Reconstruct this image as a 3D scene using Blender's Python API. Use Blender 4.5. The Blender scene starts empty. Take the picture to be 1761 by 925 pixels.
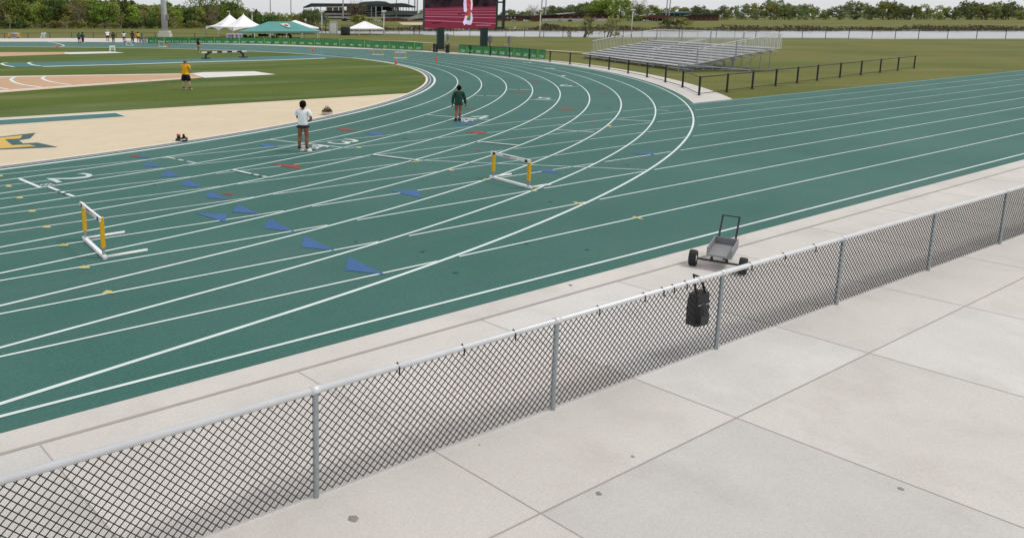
import bpy, math, random
from mathutils import Vector, Matrix, noise as mnoise
random.seed(7)
C = bpy.context.scene.collection
SC = bpy.context.scene
PI = math.pi

# ---------------------------------------------------------------- camera
CAMH = 4.4
YAW, PITCH, FOC = 0.8544, 0.1724, 1286.485
W = 1.56089                       # lane width
CX, CY = -3.9556*W, -45.3782*W
R0 = 30.8373*W                    # radius of the inner lane line of the bend
S_ANG = -0.1565                   # direction of the sprint straight
S_OFF = (29.9239)*W
cam = bpy.data.cameras.new('camera'); camo = bpy.data.objects.new('camera', cam); C.objects.link(camo)
camo.location = (CX, CY, CAMH)
camo.rotation_euler = (PI/2-PITCH, 0, YAW-PI/2)
cam.sensor_width = 36; cam.lens = 36*FOC/1761
cam.shift_x = (880.5-600)/1761; cam.shift_y = -(462.5-252)/1761
cam.clip_start = 0.1; cam.clip_end = 6000
SC.camera = camo

# ---------------------------------------------------------------- sky, sun, exposure
SUN_EL, SUN_AZ = math.radians(58), math.radians(-40)      # azimuth measured from +x
w = bpy.data.worlds.new('World'); SC.world = w; w.use_nodes = True
nt = w.node_tree; nt.nodes.clear()
sky = nt.nodes.new('ShaderNodeTexSky'); sky.sky_type = 'NISHITA'; sky.sun_disc = False
sky.sun_elevation = SUN_EL; sky.sun_rotation = PI/2-SUN_AZ
sky.air_density = 1.0; sky.dust_density = 2.0; sky.ozone_density = 1.0
hs = nt.nodes.new('ShaderNodeHueSaturation'); hs.inputs['Saturation'].default_value = 0.22
nz = nt.nodes.new('ShaderNodeTexNoise'); nz.inputs['Scale'].default_value = 2.2; nz.inputs['Detail'].default_value = 5
mp = nt.nodes.new('ShaderNodeMapping'); mp.inputs['Scale'].default_value = (1, 1, 4)
tc = nt.nodes.new('ShaderNodeTexCoord')
mr = nt.nodes.new('ShaderNodeMapRange'); mr.inputs['To Min'].default_value = 0.9; mr.inputs['To Max'].default_value = 1.1
mx = nt.nodes.new('ShaderNodeMix'); mx.data_type = 'RGBA'; mx.blend_type = 'MULTIPLY'; mx.inputs[0].default_value = 1
bg = nt.nodes.new('ShaderNodeBackground'); bg.inputs['Strength'].default_value = 0.10
out = nt.nodes.new('ShaderNodeOutputWorld')
L = nt.links.new
L(tc.outputs['Generated'], mp.inputs['Vector']); L(mp.outputs['Vector'], nz.inputs['Vector'])
L(nz.outputs['Fac'], mr.inputs['Value'])
L(sky.outputs['Color'], hs.inputs['Color']); L(mr.outputs['Result'], mx.inputs[7])
ov = nt.nodes.new('ShaderNodeMix'); ov.data_type = 'RGBA'; ov.inputs[0].default_value = 0.72     # overcast: mostly an even cloud layer
ov.inputs[7].default_value = (9.0, 9.15, 9.4, 1)
L(hs.outputs['Color'], ov.inputs[6]); L(ov.outputs[2], mx.inputs[6])
L(mx.outputs[2], bg.inputs['Color']); L(bg.outputs['Background'], out.inputs['Surface'])
sun = bpy.data.lights.new('sun', 'SUN'); suno = bpy.data.objects.new('sun', sun); C.objects.link(suno)
sun.energy = 1.5; sun.angle = math.radians(11); sun.color = (1.0, 0.97, 0.92)
sd = Vector((math.cos(SUN_EL)*math.cos(SUN_AZ), math.cos(SUN_EL)*math.sin(SUN_AZ), math.sin(SUN_EL)))
suno.rotation_euler = sd.to_track_quat('Z', 'Y').to_euler(); suno.location = (0, 0, 60)
SC.view_settings.view_transform = 'Standard'; SC.view_settings.look = 'None'
SC.view_settings.gamma = 1; SC.view_settings.use_curve_mapping = False
SC.view_settings.exposure = 0.0
SC.cycles.max_bounces = 6; SC.cycles.transparent_max_bounces = 8
SC.cycles.use_denoising = True

# ---------------------------------------------------------------- survey helpers
FW = Vector((math.cos(YAW), math.sin(YAW), 0)); RT = Vector((math.sin(YAW), -math.cos(YAW), 0))
CAM0 = Vector((CX, CY, 0))
def _ray(u, v):
    y = 252-v
    return u-600, FOC*math.cos(PITCH)+y*math.sin(PITCH), -FOC*math.sin(PITCH)+y*math.cos(PITCH)
def gp(u, v, z=0.0):              # spot on the level z that the survey point (u, v) stands on
    x, f, up = _ray(u, v); t = (z-CAMH)/up
    p = CAM0+RT*(x*t)+FW*(f*t); p.z = z
    return p
def dp(u, v, d):                  # spot at forward distance d
    x, f, up = _ray(u, v); t = d/f
    p = CAM0+RT*(x*t)+FW*d; p.z = CAMH+up*t
    return p
def ld(l, d, z=0.0):
    p = CAM0+RT*l+FW*d; p.z = z
    return p
def lz(u, v, d):                  # (lateral, height) at forward distance d
    x, f, up = _ray(u, v); t = d/f
    return x*t, CAMH+up*t
FACE = YAW-PI/2                   # rotation that turns local x to the right and local y away

# ---------------------------------------------------------------- materials
M = {}
def nodes_of(name):
    m = bpy.data.materials.new(name); m.use_nodes = True
    n = m.node_tree; b = n.nodes['Principled BSDF']
    M[name] = m
    return m, n, b
def mat(name, col, rough=0.7, var=0.12, scale=6.0, metal=0.0, bump=0.0, bscale=None, coord='Object', stretch=None, spec=0.3, rand=0.0):
    m, n, b = nodes_of(name)
    b.inputs['Roughness'].default_value = rough; b.inputs['Metallic'].default_value = metal
    b.inputs['Specular IOR Level'].default_value = spec
    tc = n.nodes.new('ShaderNodeTexCoord'); src = tc.outputs[coord]
    if stretch:
        mp = n.nodes.new('ShaderNodeMapping'); mp.inputs['Scale'].default_value = stretch[:3]
        if len(stretch) > 3: mp.inputs['Rotation'].default_value = (0, 0, stretch[3])
        n.links.new(src, mp.inputs['Vector']); src = mp.outputs['Vector']
    nz = n.nodes.new('ShaderNodeTexNoise'); nz.inputs['Scale'].default_value = scale; nz.inputs['Detail'].default_value = 6; nz.inputs['Roughness'].default_value = .65
    n.links.new(src, nz.inputs['Vector'])
    cr = n.nodes.new('ShaderNodeValToRGB')
    cr.color_ramp.elements[0].position = .28; cr.color_ramp.elements[1].position = .72
    cr.color_ramp.elements[0].color = (*[max(0, c*(1-var)) for c in col], 1)
    cr.color_ramp.elements[1].color = (*[min(1, c*(1+var)) for c in col], 1)
    n.links.new(nz.outputs['Fac'], cr.inputs['Fac'])
    last = cr.outputs['Color']
    if rand:
        oi = n.nodes.new('ShaderNodeObjectInfo'); h = n.nodes.new('ShaderNodeHueSaturation')
        r1 = n.nodes.new('ShaderNodeMapRange'); r1.inputs['To Min'].default_value = 1-rand; r1.inputs['To Max'].default_value = 1+rand
        r2 = n.nodes.new('ShaderNodeMapRange'); r2.inputs['To Min'].default_value = .5-rand*.05; r2.inputs['To Max'].default_value = .5+rand*.05
        n.links.new(oi.outputs['Random'], r1.inputs['Value']); n.links.new(oi.outputs['Random'], r2.inputs['Value'])
        n.links.new(r1.outputs['Result'], h.inputs['Value']); n.links.new(r2.outputs['Result'], h.inputs['Hue'])
        n.links.new(last, h.inputs['Color']); last = h.outputs['Color']
    n.links.new(last, b.inputs['Base Color'])
    if bump:
        n2 = n.nodes.new('ShaderNodeTexNoise'); n2.inputs['Scale'].default_value = bscale or scale*8; n2.inputs['Detail'].default_value = 4
        n.links.new(src, n2.inputs['Vector'])
        bp = n.nodes.new('ShaderNodeBump'); bp.inputs['Strength'].default_value = bump; bp.inputs['Distance'].default_value = .02
        n.links.new(n2.outputs['Fac'], bp.inputs['Height']); n.links.new(bp.outputs['Normal'], b.inputs['Normal'])
    return m
def two_noise(name, c0, c1, c2, s1, s2, rough, st1=None, st2=None, fine=0.0, fscale=60, bump=0.0, spec=.2):
    """broad patches c0-c1, streaks towards c2, fine grain"""
    m, n, b = nodes_of(name); b.inputs['Roughness'].default_value = rough; b.inputs['Specular IOR Level'].default_value = spec
    tc = n.nodes.new('ShaderNodeTexCoord')
    def nz(sc, st, det=5, ro=.6):
        mp = n.nodes.new('ShaderNodeMapping')
        if st:
            mp.inputs['Rotation'].default_value = (0, 0, st[2]); mp.inputs['Scale'].default_value = (1, 1, 1)
            m2 = n.nodes.new('ShaderNodeMapping'); m2.inputs['Scale'].default_value = (st[0], st[1], 1)
            n.links.new(tc.outputs['Object'], mp.inputs['Vector']); n.links.new(mp.outputs['Vector'], m2.inputs['Vector']); mp = m2
        else: n.links.new(tc.outputs['Object'], mp.inputs['Vector'])
        t = n.nodes.new('ShaderNodeTexNoise'); t.inputs['Scale'].default_value = sc; t.inputs['Detail'].default_value = det; t.inputs['Roughness'].default_value = ro
        n.links.new(mp.outputs['Vector'], t.inputs['Vector']); return t.outputs['Fac']
    def mix(f, a, bb, lo=.35, hi=.65):
        r = n.nodes.new('ShaderNodeMapRange'); r.inputs['From Min'].default_value = lo; r.inputs['From Max'].default_value = hi
        n.links.new(f, r.inputs['Value'])
        x = n.nodes.new('ShaderNodeMix'); x.data_type = 'RGBA'; n.links.new(r.outputs['Result'], x.inputs[0])
        for k, q in ((6, a), (7, bb)):
            if isinstance(q, tuple): x.inputs[k].default_value = (*q, 1)
            else: n.links.new(q, x.inputs[k])
        return x.outputs[2]
    a = mix(nz(s1, st1), c0, c1)
    r2 = nz(s2, st2)
    a = mix(r2, a, c2, .5, .85)
    if fine:
        fz = nz(fscale, None, 3, .8)
        r = n.nodes.new('ShaderNodeMapRange'); r.inputs['From Min'].default_value = .3; r.inputs['From Max'].default_value = .7
        r.inputs['To Min'].default_value = 1-fine; r.inputs['To Max'].default_value = 1+fine
        n.links.new(fz, r.inputs['Value'])
        x = n.nodes.new('ShaderNodeMix'); x.data_type = 'RGBA'; x.blend_type = 'MULTIPLY'; x.inputs[0].default_value = 1
        n.links.new(a, x.inputs[6]); n.links.new(r.outputs['Result'], x.inputs[7]); a = x.outputs[2]
        if bump:
            bp = n.nodes.new('ShaderNodeBump'); bp.inputs['Strength'].default_value = bump; bp.inputs['Distance'].default_value = .01
            n.links.new(fz, bp.inputs['Height']); n.links.new(bp.outputs['Normal'], b.inputs['Normal'])
    n.links.new(a, b.inputs['Base Color'])
    return m
two_noise('track', (.038, .124, .100), (.054, .145, .122), (.070, .136, .124), .16, .45, .75, None, (.12, 1.6, -S_ANG), .16, 22, .3)
two_noise('infield_track', (.050, .145, .145), (.060, .165, .163), (.064, .16, .163), .2, .4, .75, None, None, .1, 30)
two_noise('apron', (.60, .50, .355), (.64, .535, .385), (.55, .455, .32), .35, 1.3, .8, None, None, .05, 40)
two_noise('infield_grass', (.050, .092, .008), (.094, .126, .015), (.20, .22, .10), .11, .14, .95, (.3, 1.3, -S_ANG), (.35, 1.7, -S_ANG+.12), .3, 9)
two_noise('lawn', (.094, .110, .018), (.140, .142, .030), (.225, .19, .075), .06, .10, .95, None, (.25, 3.0, -FACE), .25, 5)
two_noise('concrete', (.545, .51, .475), (.615, .575, .54), (.475, .44, .405), .35, .9, .85, None, None, .09, 45)
two_noise('concrete_pale', (.57, .545, .52), (.64, .615, .59), (.51, .485, .46), .4, 1.1, .85, None, None, .09, 45)
two_noise('concrete_dark', (.49, .465, .44), (.555, .53, .505), (.42, .395, .37), .4, 1.0, .85, None, None, .09, 45)
two_noise('bank_rock', (.10, .09, .06), (.14, .13, .08), (.07, .08, .035), .2, .5, .95, None, None, .3, 3)
mat('kerb', (.70, .64, .56), .8, .06, 3)
mat('drain', (.13, .115, .15), .8, .1, 4)
mat('joint', (.36, .33, .30), .9, .1, 4)
mat('line', (.64, .71, .685), .7, .10, 1.2)
mat('worn_line', (.54, .62, .59), .7, .22, 2.5)
mat('dark_line', (.05, .065, .06), .8, .1, 5)
two_noise('blue_mark', (.050, .118, .275), (.060, .135, .30), (.050, .130, .18), .8, 7.0, .8, None, None, .14, 26)
two_noise('red_mark', (.27, .050, .046), (.31, .062, .055), (.17, .085, .07), .8, 7.0, .8, None, None, .14, 26)
mat('yellow_mark', (.50, .45, .19), .75, .15, 4)
mat('runway', (.50, .315, .19), .85, .06, .6)
mat('runway_edge', (.70, .48, .36), .85, .06, .6)
mat('pad', (.66, .645, .60), .8, .06, .5)
mat('emblem_yellow', (.60, .40, .09), .8, .06, 1)
mat('stain', (.036, .100, .088), .8, .2, 4)
mat('grime', (.25, .235, .22), .9, .3, 4)
mat('emblem_dark', (.045, .105, .105), .8, .1, 1)
mat('white', (.80, .80, .80), .5, .04, 4)
mat('tent_white', (.86, .86, .87), .6, .03, .6)
mat('tent_teal', (.10, .30, .275), .6, .08, .5)
mat('yellow', (.75, .41, .012), .45, .10, 5)
mat('galv', (.36, .39, .41), .45, .12, 5, metal=.5)
mat('rail_white', (.66, .67, .68), .4, .06, 5, metal=.2)
mat('alu', (.68, .68, .685), .5, .12, 1.4)
mat('alu_dark', (.34, .34, .35), .5, .12, 2, metal=.1)
mat('black', (.018, .018, .02), .5, .2, 6)
mat('black_steel', (.022, .022, .024), .45, .2, 6)
mat('rubber', (.025, .025, .027), .75, .25, 14, bump=.3)
mat('board_green', (.018, .045, .04), .5, .15, .8)
mat('grey_box', (.24, .24, .25), .6, .1, 1)
mat('pole_grey', (.42, .435, .45), .5, .06, .5)
mat('lamp_white', (.62, .63, .62), .5, .05, 2)
mat('cone', (.75, .085, .025), .55, .08, 8)
mat('wood', (.30, .155, .06), .8, .2, 2)
mat('skin_dark', (.27, .115, .068), .5, .12, 10)
mat('skin_light', (.52, .32, .24), .5, .08, 10)
mat('skin_deep', (.07, .035, .024), .5, .12, 10)
mat('hair_black', (.012, .009, .008), .95, .3, 30, bump=.6, bscale=40, spec=.05)
mat('hair_grey', (.16, .13, .10), .8, .2, 30)
mat('cloth_white', (.87, .88, .92), .85, .05, 6, bump=.25, bscale=9)
mat('cloth_green', (.018, .060, .042), .8, .2, 6, bump=.25, bscale=9)
mat('cloth_yellow', (.78, .40, .012), .85, .10, 6, bump=.25, bscale=9)
mat('cloth_black', (.014, .014, .017), .85, .2, 6)
mat('cloth_navy', (.02, .025, .035), .85, .2, 6)
mat('cloth_teal', (.03, .26, .22), .85, .1, 6)
mat('cloth_maroon', (.13, .035, .05), .85, .2, 6)
mat('cloth_olive', (.07, .06, .035), .85, .2, 6)
mat('cloth_orange', (.75, .27, .02), .85, .1, 6)
mat('cloth_darkteal', (.03, .10, .10), .85, .1, 6)
mat('shoe_yellow', (.65, .72, .06), .6, .1, 6)
mat('shoe_white', (.78, .78, .78), .6, .06, 6)
mat('shoe_grey', (.33, .33, .33), .6, .1, 6)
mat('water', (.26, .27, .285), .22, .10, .05, spec=.5, bump=.12, bscale=.6, stretch=(1, .25, 1, -FACE))
mat('bark', (.10, .085, .065), .9, .3, 4)
mat('bark_pale', (.23, .205, .175), .9, .2, 4)
for nm, col in (('leaf_mid', (.165, .23, .040)), ('leaf_olive', (.25, .265, .070)), ('leaf_bright', (.22, .28, .045)),
                ('leaf_dark', (.080, .120, .028)), ('leaf_bud', (.25, .20, .115)), ('leaf_pale', (.25, .255, .095)), ('leaf_far', (.17, .205, .085))):
    mm = mat(nm, col, .75, .35, .45, rand=.28, spec=.25)
    b = mm.node_tree.nodes['Principled BSDF']
mat('leaf_bank', (.110, .092, .052), .9, .4, .3)
mat('stadium_roof', (.045, .060, .065), .6, .1, .1)
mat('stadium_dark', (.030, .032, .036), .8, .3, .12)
mat('stadium_green', (.085, .12, .11), .6, .1, .1)
mat('stadium_concrete', (.40, .385, .37), .8, .2, .15)
mat('stadium_tan', (.52, .40, .27), .8, .15, .2)
mat('rust', (.13, .055, .045), .8, .3, .15)
mat('brick', (.16, .06, .042), .85, .2, .4)
mat('pale_wall', (.50, .49, .47), .8, .1, .1)
mat('sand', (.52, .42, .30), .9, .1, .3)
mat('steel_blue', (.16, .28, .32), .5, .15, .1)
mat('glass_dark', (.03, .035, .04), .15, .1, 1)
mat('car_white', (.72, .72, .72), .3, .04, 1)
mat('car_red', (.30, .03, .025), .3, .1, 1)
mat('car_dark', (.05, .055, .065), .3, .1, 1)
mat('car_silver', (.40, .41, .43), .3, .1, 1)
mat('sign_blue', (.03, .08, .35), .5, .1, 1)
mat('purple_print', (.36, .27, .50), .7, .5, 3.0)
mat('planter', (.56, .52, .45), .8, .08, 6)
mat('dry_leaf', (.085, .062, .028), .8, .4, 20)
mat('bin_dark', (.03, .035, .03), .6, .2, 2)
mat('red_plastic', (.62, .10, .05), .5, .15, 12)
mat('stone', (.30, .26, .22), .9, .2, 4)
# green banner with a pale emblem and a line of lettering, illegible at this distance
m, n, b = nodes_of('banner'); b.inputs['Roughness'].default_value = .6
tc = n.nodes.new('ShaderNodeTexCoord'); oi = n.nodes.new('ShaderNodeObjectInfo')
ad = n.nodes.new('ShaderNodeVectorMath'); ad.operation = 'ADD'; cmb = n.nodes.new('ShaderNodeCombineXYZ')
ml = n.nodes.new('ShaderNodeMath'); ml.operation = 'MULTIPLY'; ml.inputs[1].default_value = 40
n.links.new(oi.outputs['Random'], ml.inputs[0]); n.links.new(ml.outputs[0], cmb.inputs['X'])
n.links.new(tc.outputs['Object'], ad.inputs[0]); n.links.new(cmb.outputs[0], ad.inputs[1])
nz = n.nodes.new('ShaderNodeTexNoise'); nz.inputs['Scale'].default_value = 3.2; nz.inputs['Detail'].default_value = 3
n.links.new(ad.outputs[0], nz.inputs['Vector'])
cr = n.nodes.new('ShaderNodeValToRGB'); e = cr.color_ramp.elements
e[0].position = .3; e[0].color = (.012, .135, .05, 1); e[1].position = .72; e[1].color = (.06, .33, .07, 1)
n.links.new(nz.outputs['Fac'], cr.inputs['Fac'])
sx = n.nodes.new('ShaderNodeSeparateXYZ'); n.links.new(tc.outputs['Object'], sx.inputs[0])
n3 = n.nodes.new('ShaderNodeTexNoise'); n3.inputs['Scale'].default_value = 7.5; n3.inputs['Detail'].default_value = 2; n.links.new(ad.outputs[0], n3.inputs['Vector'])
def mth(op, a, bb):
    q = n.nodes.new('ShaderNodeMath'); q.operation = op
    for k, x in ((0, a), (1, bb)):
        if isinstance(x, (int, float)): q.inputs[k].default_value = x
        else: n.links.new(x, q.inputs[k])
    return q.outputs[0]
inz = mth('MULTIPLY', mth('GREATER_THAN', sx.outputs['Z'], .20), mth('LESS_THAN', sx.outputs['Z'], .50))
inx = mth('LESS_THAN', mth('ABSOLUTE', sx.outputs['X'], 0), .40)
fac = mth('MULTIPLY', mth('MULTIPLY', inz, inx), mth('GREATER_THAN', n3.outputs['Fac'], .47))
fac = mth('MULTIPLY', fac, .8)
x = n.nodes.new('ShaderNodeMix'); x.data_type = 'RGBA'; n.links.new(fac, x.inputs[0]); n.links.new(cr.outputs['Color'], x.inputs[6]); x.inputs[7].default_value = (.45, .68, .58, 1)
n.links.new(x.outputs[2], b.inputs['Base Color'])
def emit(name, col, s=1.0, var=.25, scale=3.0):
    m, n, b = nodes_of(name)
    b.inputs['Base Color'].default_value = (.01, .01, .01, 1); b.inputs['Roughness'].default_value = .9; b.inputs['Specular IOR Level'].default_value = .08
    tc = n.nodes.new('ShaderNodeTexCoord'); nz = n.nodes.new('ShaderNodeTexNoise'); nz.inputs['Scale'].default_value = scale; nz.inputs['Detail'].default_value = 4
    n.links.new(tc.outputs['Object'], nz.inputs['Vector'])
    cr = n.nodes.new('ShaderNodeValToRGB'); e = cr.color_ramp.elements; e[0].position = .3; e[1].position = .7
    e[0].color = (*[c*(1-var) for c in col], 1); e[1].color = (*[min(1, c*(1+var)) for c in col], 1)
    n.links.new(nz.outputs['Fac'], cr.inputs['Fac']); n.links.new(cr.outputs['Color'], b.inputs['Emission Color'])
    b.inputs['Emission Strength'].default_value = s
emit('scr_track', (.185, .022, .045), 1, .12, .25)
emit('scr_shadow', (.095, .010, .018), 1, .2, .5)
emit('scr_line', (.50, .22, .30), 1, .1)
emit('scr_crowd', (.022, .010, .016), 1, .95, 1.1)
emit('scr_white', (.66, .55, .78), 1, .2)
emit('scr_skin', (.34, .06, .055), 1, .35)
emit('scr_skin_lit', (.80, .55, .66), 1, .15)
emit('scr_green', (.02, .17, .07), 1, .5)
emit('scr_orange', (.70, .22, .04), 1, .3)
emit('scr_text', (.34, .20, .24), 1, .5, 6)

# ---------------------------------------------------------------- mesh helpers
class MB:
    def __init__(s): s.v = []; s.f = []; s.mi = []; s.cur = 0
    def add(s, vs, fs):
        o = len(s.v); s.v += [tuple(p) for p in vs]
        for f in fs: s.f.append([i+o for i in f]); s.mi.append(s.cur)
        return s
    def box(s, x0, x1, y0, y1, z0, z1, mtx=None):
        vs = [Vector((x, y, z)) for z in (z0, z1) for y in (y0, y1) for x in (x0, x1)]
        if mtx is not None: vs = [mtx @ v for v in vs]
        return s.add(vs, [(0, 2, 3, 1), (4, 5, 7, 6), (0, 1, 5, 4), (2, 6, 7, 3), (0, 4, 6, 2), (1, 3, 7, 5)])
    def bar(s, a, b, wd, hg, up=(0, 0, 1)):
        a = Vector(a); b = Vector(b); d = (b-a).normalized(); u = Vector(up)
        if abs(d.dot(u)) > .99: u = Vector((1, 0, 0))
        sx = d.cross(u).normalized(); sy = sx.cross(d).normalized()
        vs = []
        for p in (a, b):
            for i, j in ((-1, -1), (1, -1), (1, 1), (-1, 1)): vs.append(p+sx*(i*wd/2)+sy*(j*hg/2))
        return s.add(vs, [(0, 1, 2, 3), (7, 6, 5, 4), (0, 4, 5, 1), (1, 5, 6, 2), (2, 6, 7, 3), (3, 7, 4, 0)])
    def tube(s, pts, r, n=8, cap=True):
        pts = [Vector(p) for p in pts]
        rs = r if isinstance(r, (list, tuple)) else [r]*len(pts)
        rings = []; prev = None
        for i, p in enumerate(pts):
            d = (pts[min(i+1, len(pts)-1)]-pts[max(i-1, 0)]).normalized()
            u = Vector((0, 0, 1)) if abs(d.z) < .95 else Vector((1, 0, 0))
            a = d.cross(u).normalized(); bb = a.cross(d).normalized()
            rings.append([p+(a*math.cos(2*PI*k/n)+bb*math.sin(2*PI*k/n))*rs[i] for k in range(n)])
        vs = [q for rg in rings for q in rg]; fs = []
        for i in range(len(pts)-1):
            for k in range(n):
                k2 = (k+1) % n
                fs.append((i*n+k, i*n+k2, (i+1)*n+k2, (i+1)*n+k))
        if cap: fs += [tuple(range(n))[::-1], tuple(range((len(pts)-1)*n, len(pts)*n))]
        return s.add(vs, fs)
    def lathe(s, prof, n=16, c=(0, 0, 0), sx=1, sy=1):
        vs = []; fs = []
        for r, z in prof:
            for k in range(n): vs.append((c[0]+sx*r*math.cos(2*PI*k/n), c[1]+sy*r*math.sin(2*PI*k/n), c[2]+z))
        for i in range(len(prof)-1):
            for k in range(n):
                k2 = (k+1) % n; fs.append((i*n+k, i*n+k2, (i+1)*n+k2, (i+1)*n+k))
        fs += [tuple(range(n))[::-1], tuple(range((len(prof)-1)*n, len(prof)*n))]
        return s.add(vs, fs)
    def ball(s, c, rx, ry, rz, n=10, m=7, jit=0.0):
        vs = [(c[0], c[1], c[2]-rz)]; fs = []
        for i in range(1, m):
            t = -PI/2+PI*i/m
            for k in range(n):
                a = 2*PI*k/n; j = 1+jit*(random.random()-.5)
                vs.append((c[0]+rx*j*math.cos(t)*math.cos(a), c[1]+ry*j*math.cos(t)*math.sin(a), c[2]+rz*j*math.sin(t)))
        vs.append((c[0], c[1], c[2]+rz)); top = len(vs)-1
        for k in range(n):
            k2 = (k+1) % n; fs.append((0, 1+k2, 1+k)); fs.append((top, 1+(m-2)*n+k, 1+(m-2)*n+k2))
            for i in range(m-2): fs.append((1+i*n+k, 1+i*n+k2, 1+(i+1)*n+k2, 1+(i+1)*n+k))
        return s.add(vs, fs)
    def poly(s, pts): return s.add(pts, [tuple(range(len(pts)))])
    def prism(s, pts, d):         # polygon extruded by vector d
        d = Vector(d); k = len(pts); a = [Vector(p) for p in pts]; vs = a+[p+d for p in a]
        fs = [tuple(range(k))[::-1], tuple(range(k, 2*k))]+[(i, (i+1) % k, k+(i+1) % k, k+i) for i in range(k)]
        return s.add(vs, fs)
    def build(s, name, mats, parent=None, smooth=False, loc=None, rotz=0):
        me = bpy.data.meshes.new(name); me.from_pydata(s.v, [], s.f)
        if isinstance(mats, str): mats = [mats]
        for q in mats: me.materials.append(M[q])
        if len(mats) > 1: me.polygons.foreach_set('material_index', s.mi)
        if smooth: me.polygons.foreach_set('use_smooth', [True]*len(me.polygons))
        me.update()
        o = bpy.data.objects.new(name, me); C.objects.link(o)
        if parent: o.parent = parent
        if loc is not None: o.location = loc
        if rotz: o.rotation_euler = (0, 0, rotz)
        return o
def tag(o, label=None, cat=None, group=None, kind=None):
    if label: o['label'] = label
    if cat: o['category'] = cat
    if group: o['group'] = group
    if kind: o['kind'] = kind
    return o
def thing(name, label, cat, loc, rotz=0.0, group=None):
    o = bpy.data.objects.new(name, None); C.objects.link(o); o.empty_display_size = .3
    o.location = loc; o.rotation_euler = (0, 0, rotz)
    return tag(o, label, cat, group)
def far(name, label, cat, u, v, d, group=None, ground=None):
    p = dp(u, v, d)
    if ground is not None: p.z = ground
    return thing(name, label, cat, p, FACE, group)
def copy_tree(o, parent=None):
    c = o.copy(); C.objects.link(c)
    if parent: c.parent = parent
    for ch in list(o.children): copy_tree(ch, c)
    return c
def put(o, loc, rotz, label=None, scale=None):
    o.location = loc; o.rotation_euler = (0, 0, rotz)
    if label: o['label'] = label
    if scale: o.scale = (scale, scale, scale) if isinstance(scale, (int, float)) else scale
    return o
def struct(name, mb, mats, **k): return tag(mb.build(name, mats, **k), kind='structure')

# ---------------------------------------------------------------- terrain
def sst(a, b, x):
    t = max(0, min(1, (x-a)/(b-a))); return t*t*(3-2*t)
def bank_d(l):                    # forward distance of the crest of the near river bank
    pts = [(-30, 208), (-6, 197), (6, 194), (17, 187), (27, 176), (38, 163), (64, 158), (120, 150), (400, 120)]
    if l <= pts[0][0]: return pts[0][1]
    for (a, da), (b2, db) in zip(pts, pts[1:]):
        if l <= b2: return da+(db-da)*(l-a)/(b2-a)
    return 120
RIV = -2.5
def terr(l, d):
    side = sst(-24, -10, l)
    near = bank_d(l)
    drop = sst(near, near+16, d)*side
    rise = sst(352, 525, d)
    z = -0.03+(RIV-.8)*drop*(1-rise)
    z += rise*.4*side + .35*sst(80, 300, abs(l-40))*rise
    return z
mb = MB()
ds = [-60, -20, 0, 5, 10, 16, 24, 34, 46, 60, 75, 90, 105, 120, 130, 140, 148, 154, 158, 162, 166, 170, 174, 178, 182, 186, 190, 194, 198, 202, 206, 210, 216, 224, 235, 250, 300, 345, 352, 360, 370, 385, 400, 415, 430, 450, 475, 500, 525, 560, 650, 800, 1100, 1600, 2600, 4500]
ls = list(range(-60, 130, 6))
ls = [-4500, -2000, -900, -500, -300, -220, -160, -120, -90]+ls+[140, 160, 190, 230, 290, 370, 480, 640, 900, 2000, 4500]
nl = len(ls)
for d in ds:
    for l in ls: mb.v.append(tuple(ld(l, d, terr(l, d))))
for i in range(len(ds)-1):
    for j in range(nl-1): mb.f.append([i*nl+j, i*nl+j+1, (i+1)*nl+j+1, (i+1)*nl+j]); mb.mi.append(0)
ground = struct('ground', mb, 'lawn', smooth=True)
mb = MB(); mb.poly([ld(-26, 196, RIV), ld(1500, 90, RIV), ld(1500, 430, RIV), ld(-26, 430, RIV)])
struct('river', mb, 'water')

# ---------------------------------------------------------------- track, apron and markings
def pol(r, a, z=0.0): return Vector((r*math.cos(a), r*math.sin(a), z))
def strip(mb, a, b):
    k = len(a); o = len(mb.v); mb.v += [tuple(p) for p in a]+[tuple(p) for p in b]
    for i in range(k-1): mb.f.append([o+i, o+i+1, o+k+i+1, o+k+i]); mb.mi.append(mb.cur)
def zz(p, z): return Vector((p[0], p[1], z))
def ang(p): return math.atan2(p[1], p[0])
# far side of the oval, surveyed: inner and outer edge
INN = [gp(528.5, 93.4), gp(480, 90.6), gp(423, 88.0), gp(346, 85.2), gp(270, 83.3), gp(200, 82.3), (gp(100, 81.3)), gp(0, 80.7), gp(-60, 80.3)]
OUT = [None, gp(500, 79.8), gp(450, 78.0), gp(380, 76.6), gp(300, 75.2), gp(225, 73.2), gp(115, 72.2), gp(0, 72.2), gp(-60, 72.0)]
A1 = ang(INN[0])
OUT[0] = pol(R0+14.6, A1)
A0 = -PI/2
def kcurve(k, z, n=220, x0=-60.0, off=0.0):
    """points along lane line k (0 inner ... 9 outer): home side, bend, far side"""
    r = R0+k*W+off; pts = []
    for i in range(9): pts.append(Vector((x0+(0-x0)*i/8, -r, z)))
    for i in range(1, n+1): pts.append(pol(r, A0+(A1-A0)*i/n, z))
    f = (k*W+off)/14.6
    for a, b in list(zip(INN, OUT))[1:]: pts.append(zz(a.lerp(b, max(-.06, f)), z))
    return pts
SD = Vector((math.cos(S_ANG), math.sin(S_ANG), 0)); SN = Vector((-math.sin(S_ANG), math.cos(S_ANG), 0))   # SN towards the infield
def sp(x, k, z=0.0):              # point on sprint line k, x metres along
    p = SD*x-SN*(S_OFF+k*W*.9979); p.z = z
    return p
Z1, Z2, Z3, Z4 = .004, .008, .012, .016
track = thing('running_track', None, None, (0, 0, 0)); del_keys = None
tag(track, kind='structure')
mb = MB()
ins = [zz(p, Z2) for p in kcurve(-.29, Z2)]
outs = kcurve(9, Z2, off=.38)
strip(mb, ins, outs)
mb.build('bend_surface', 'track', track)
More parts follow.
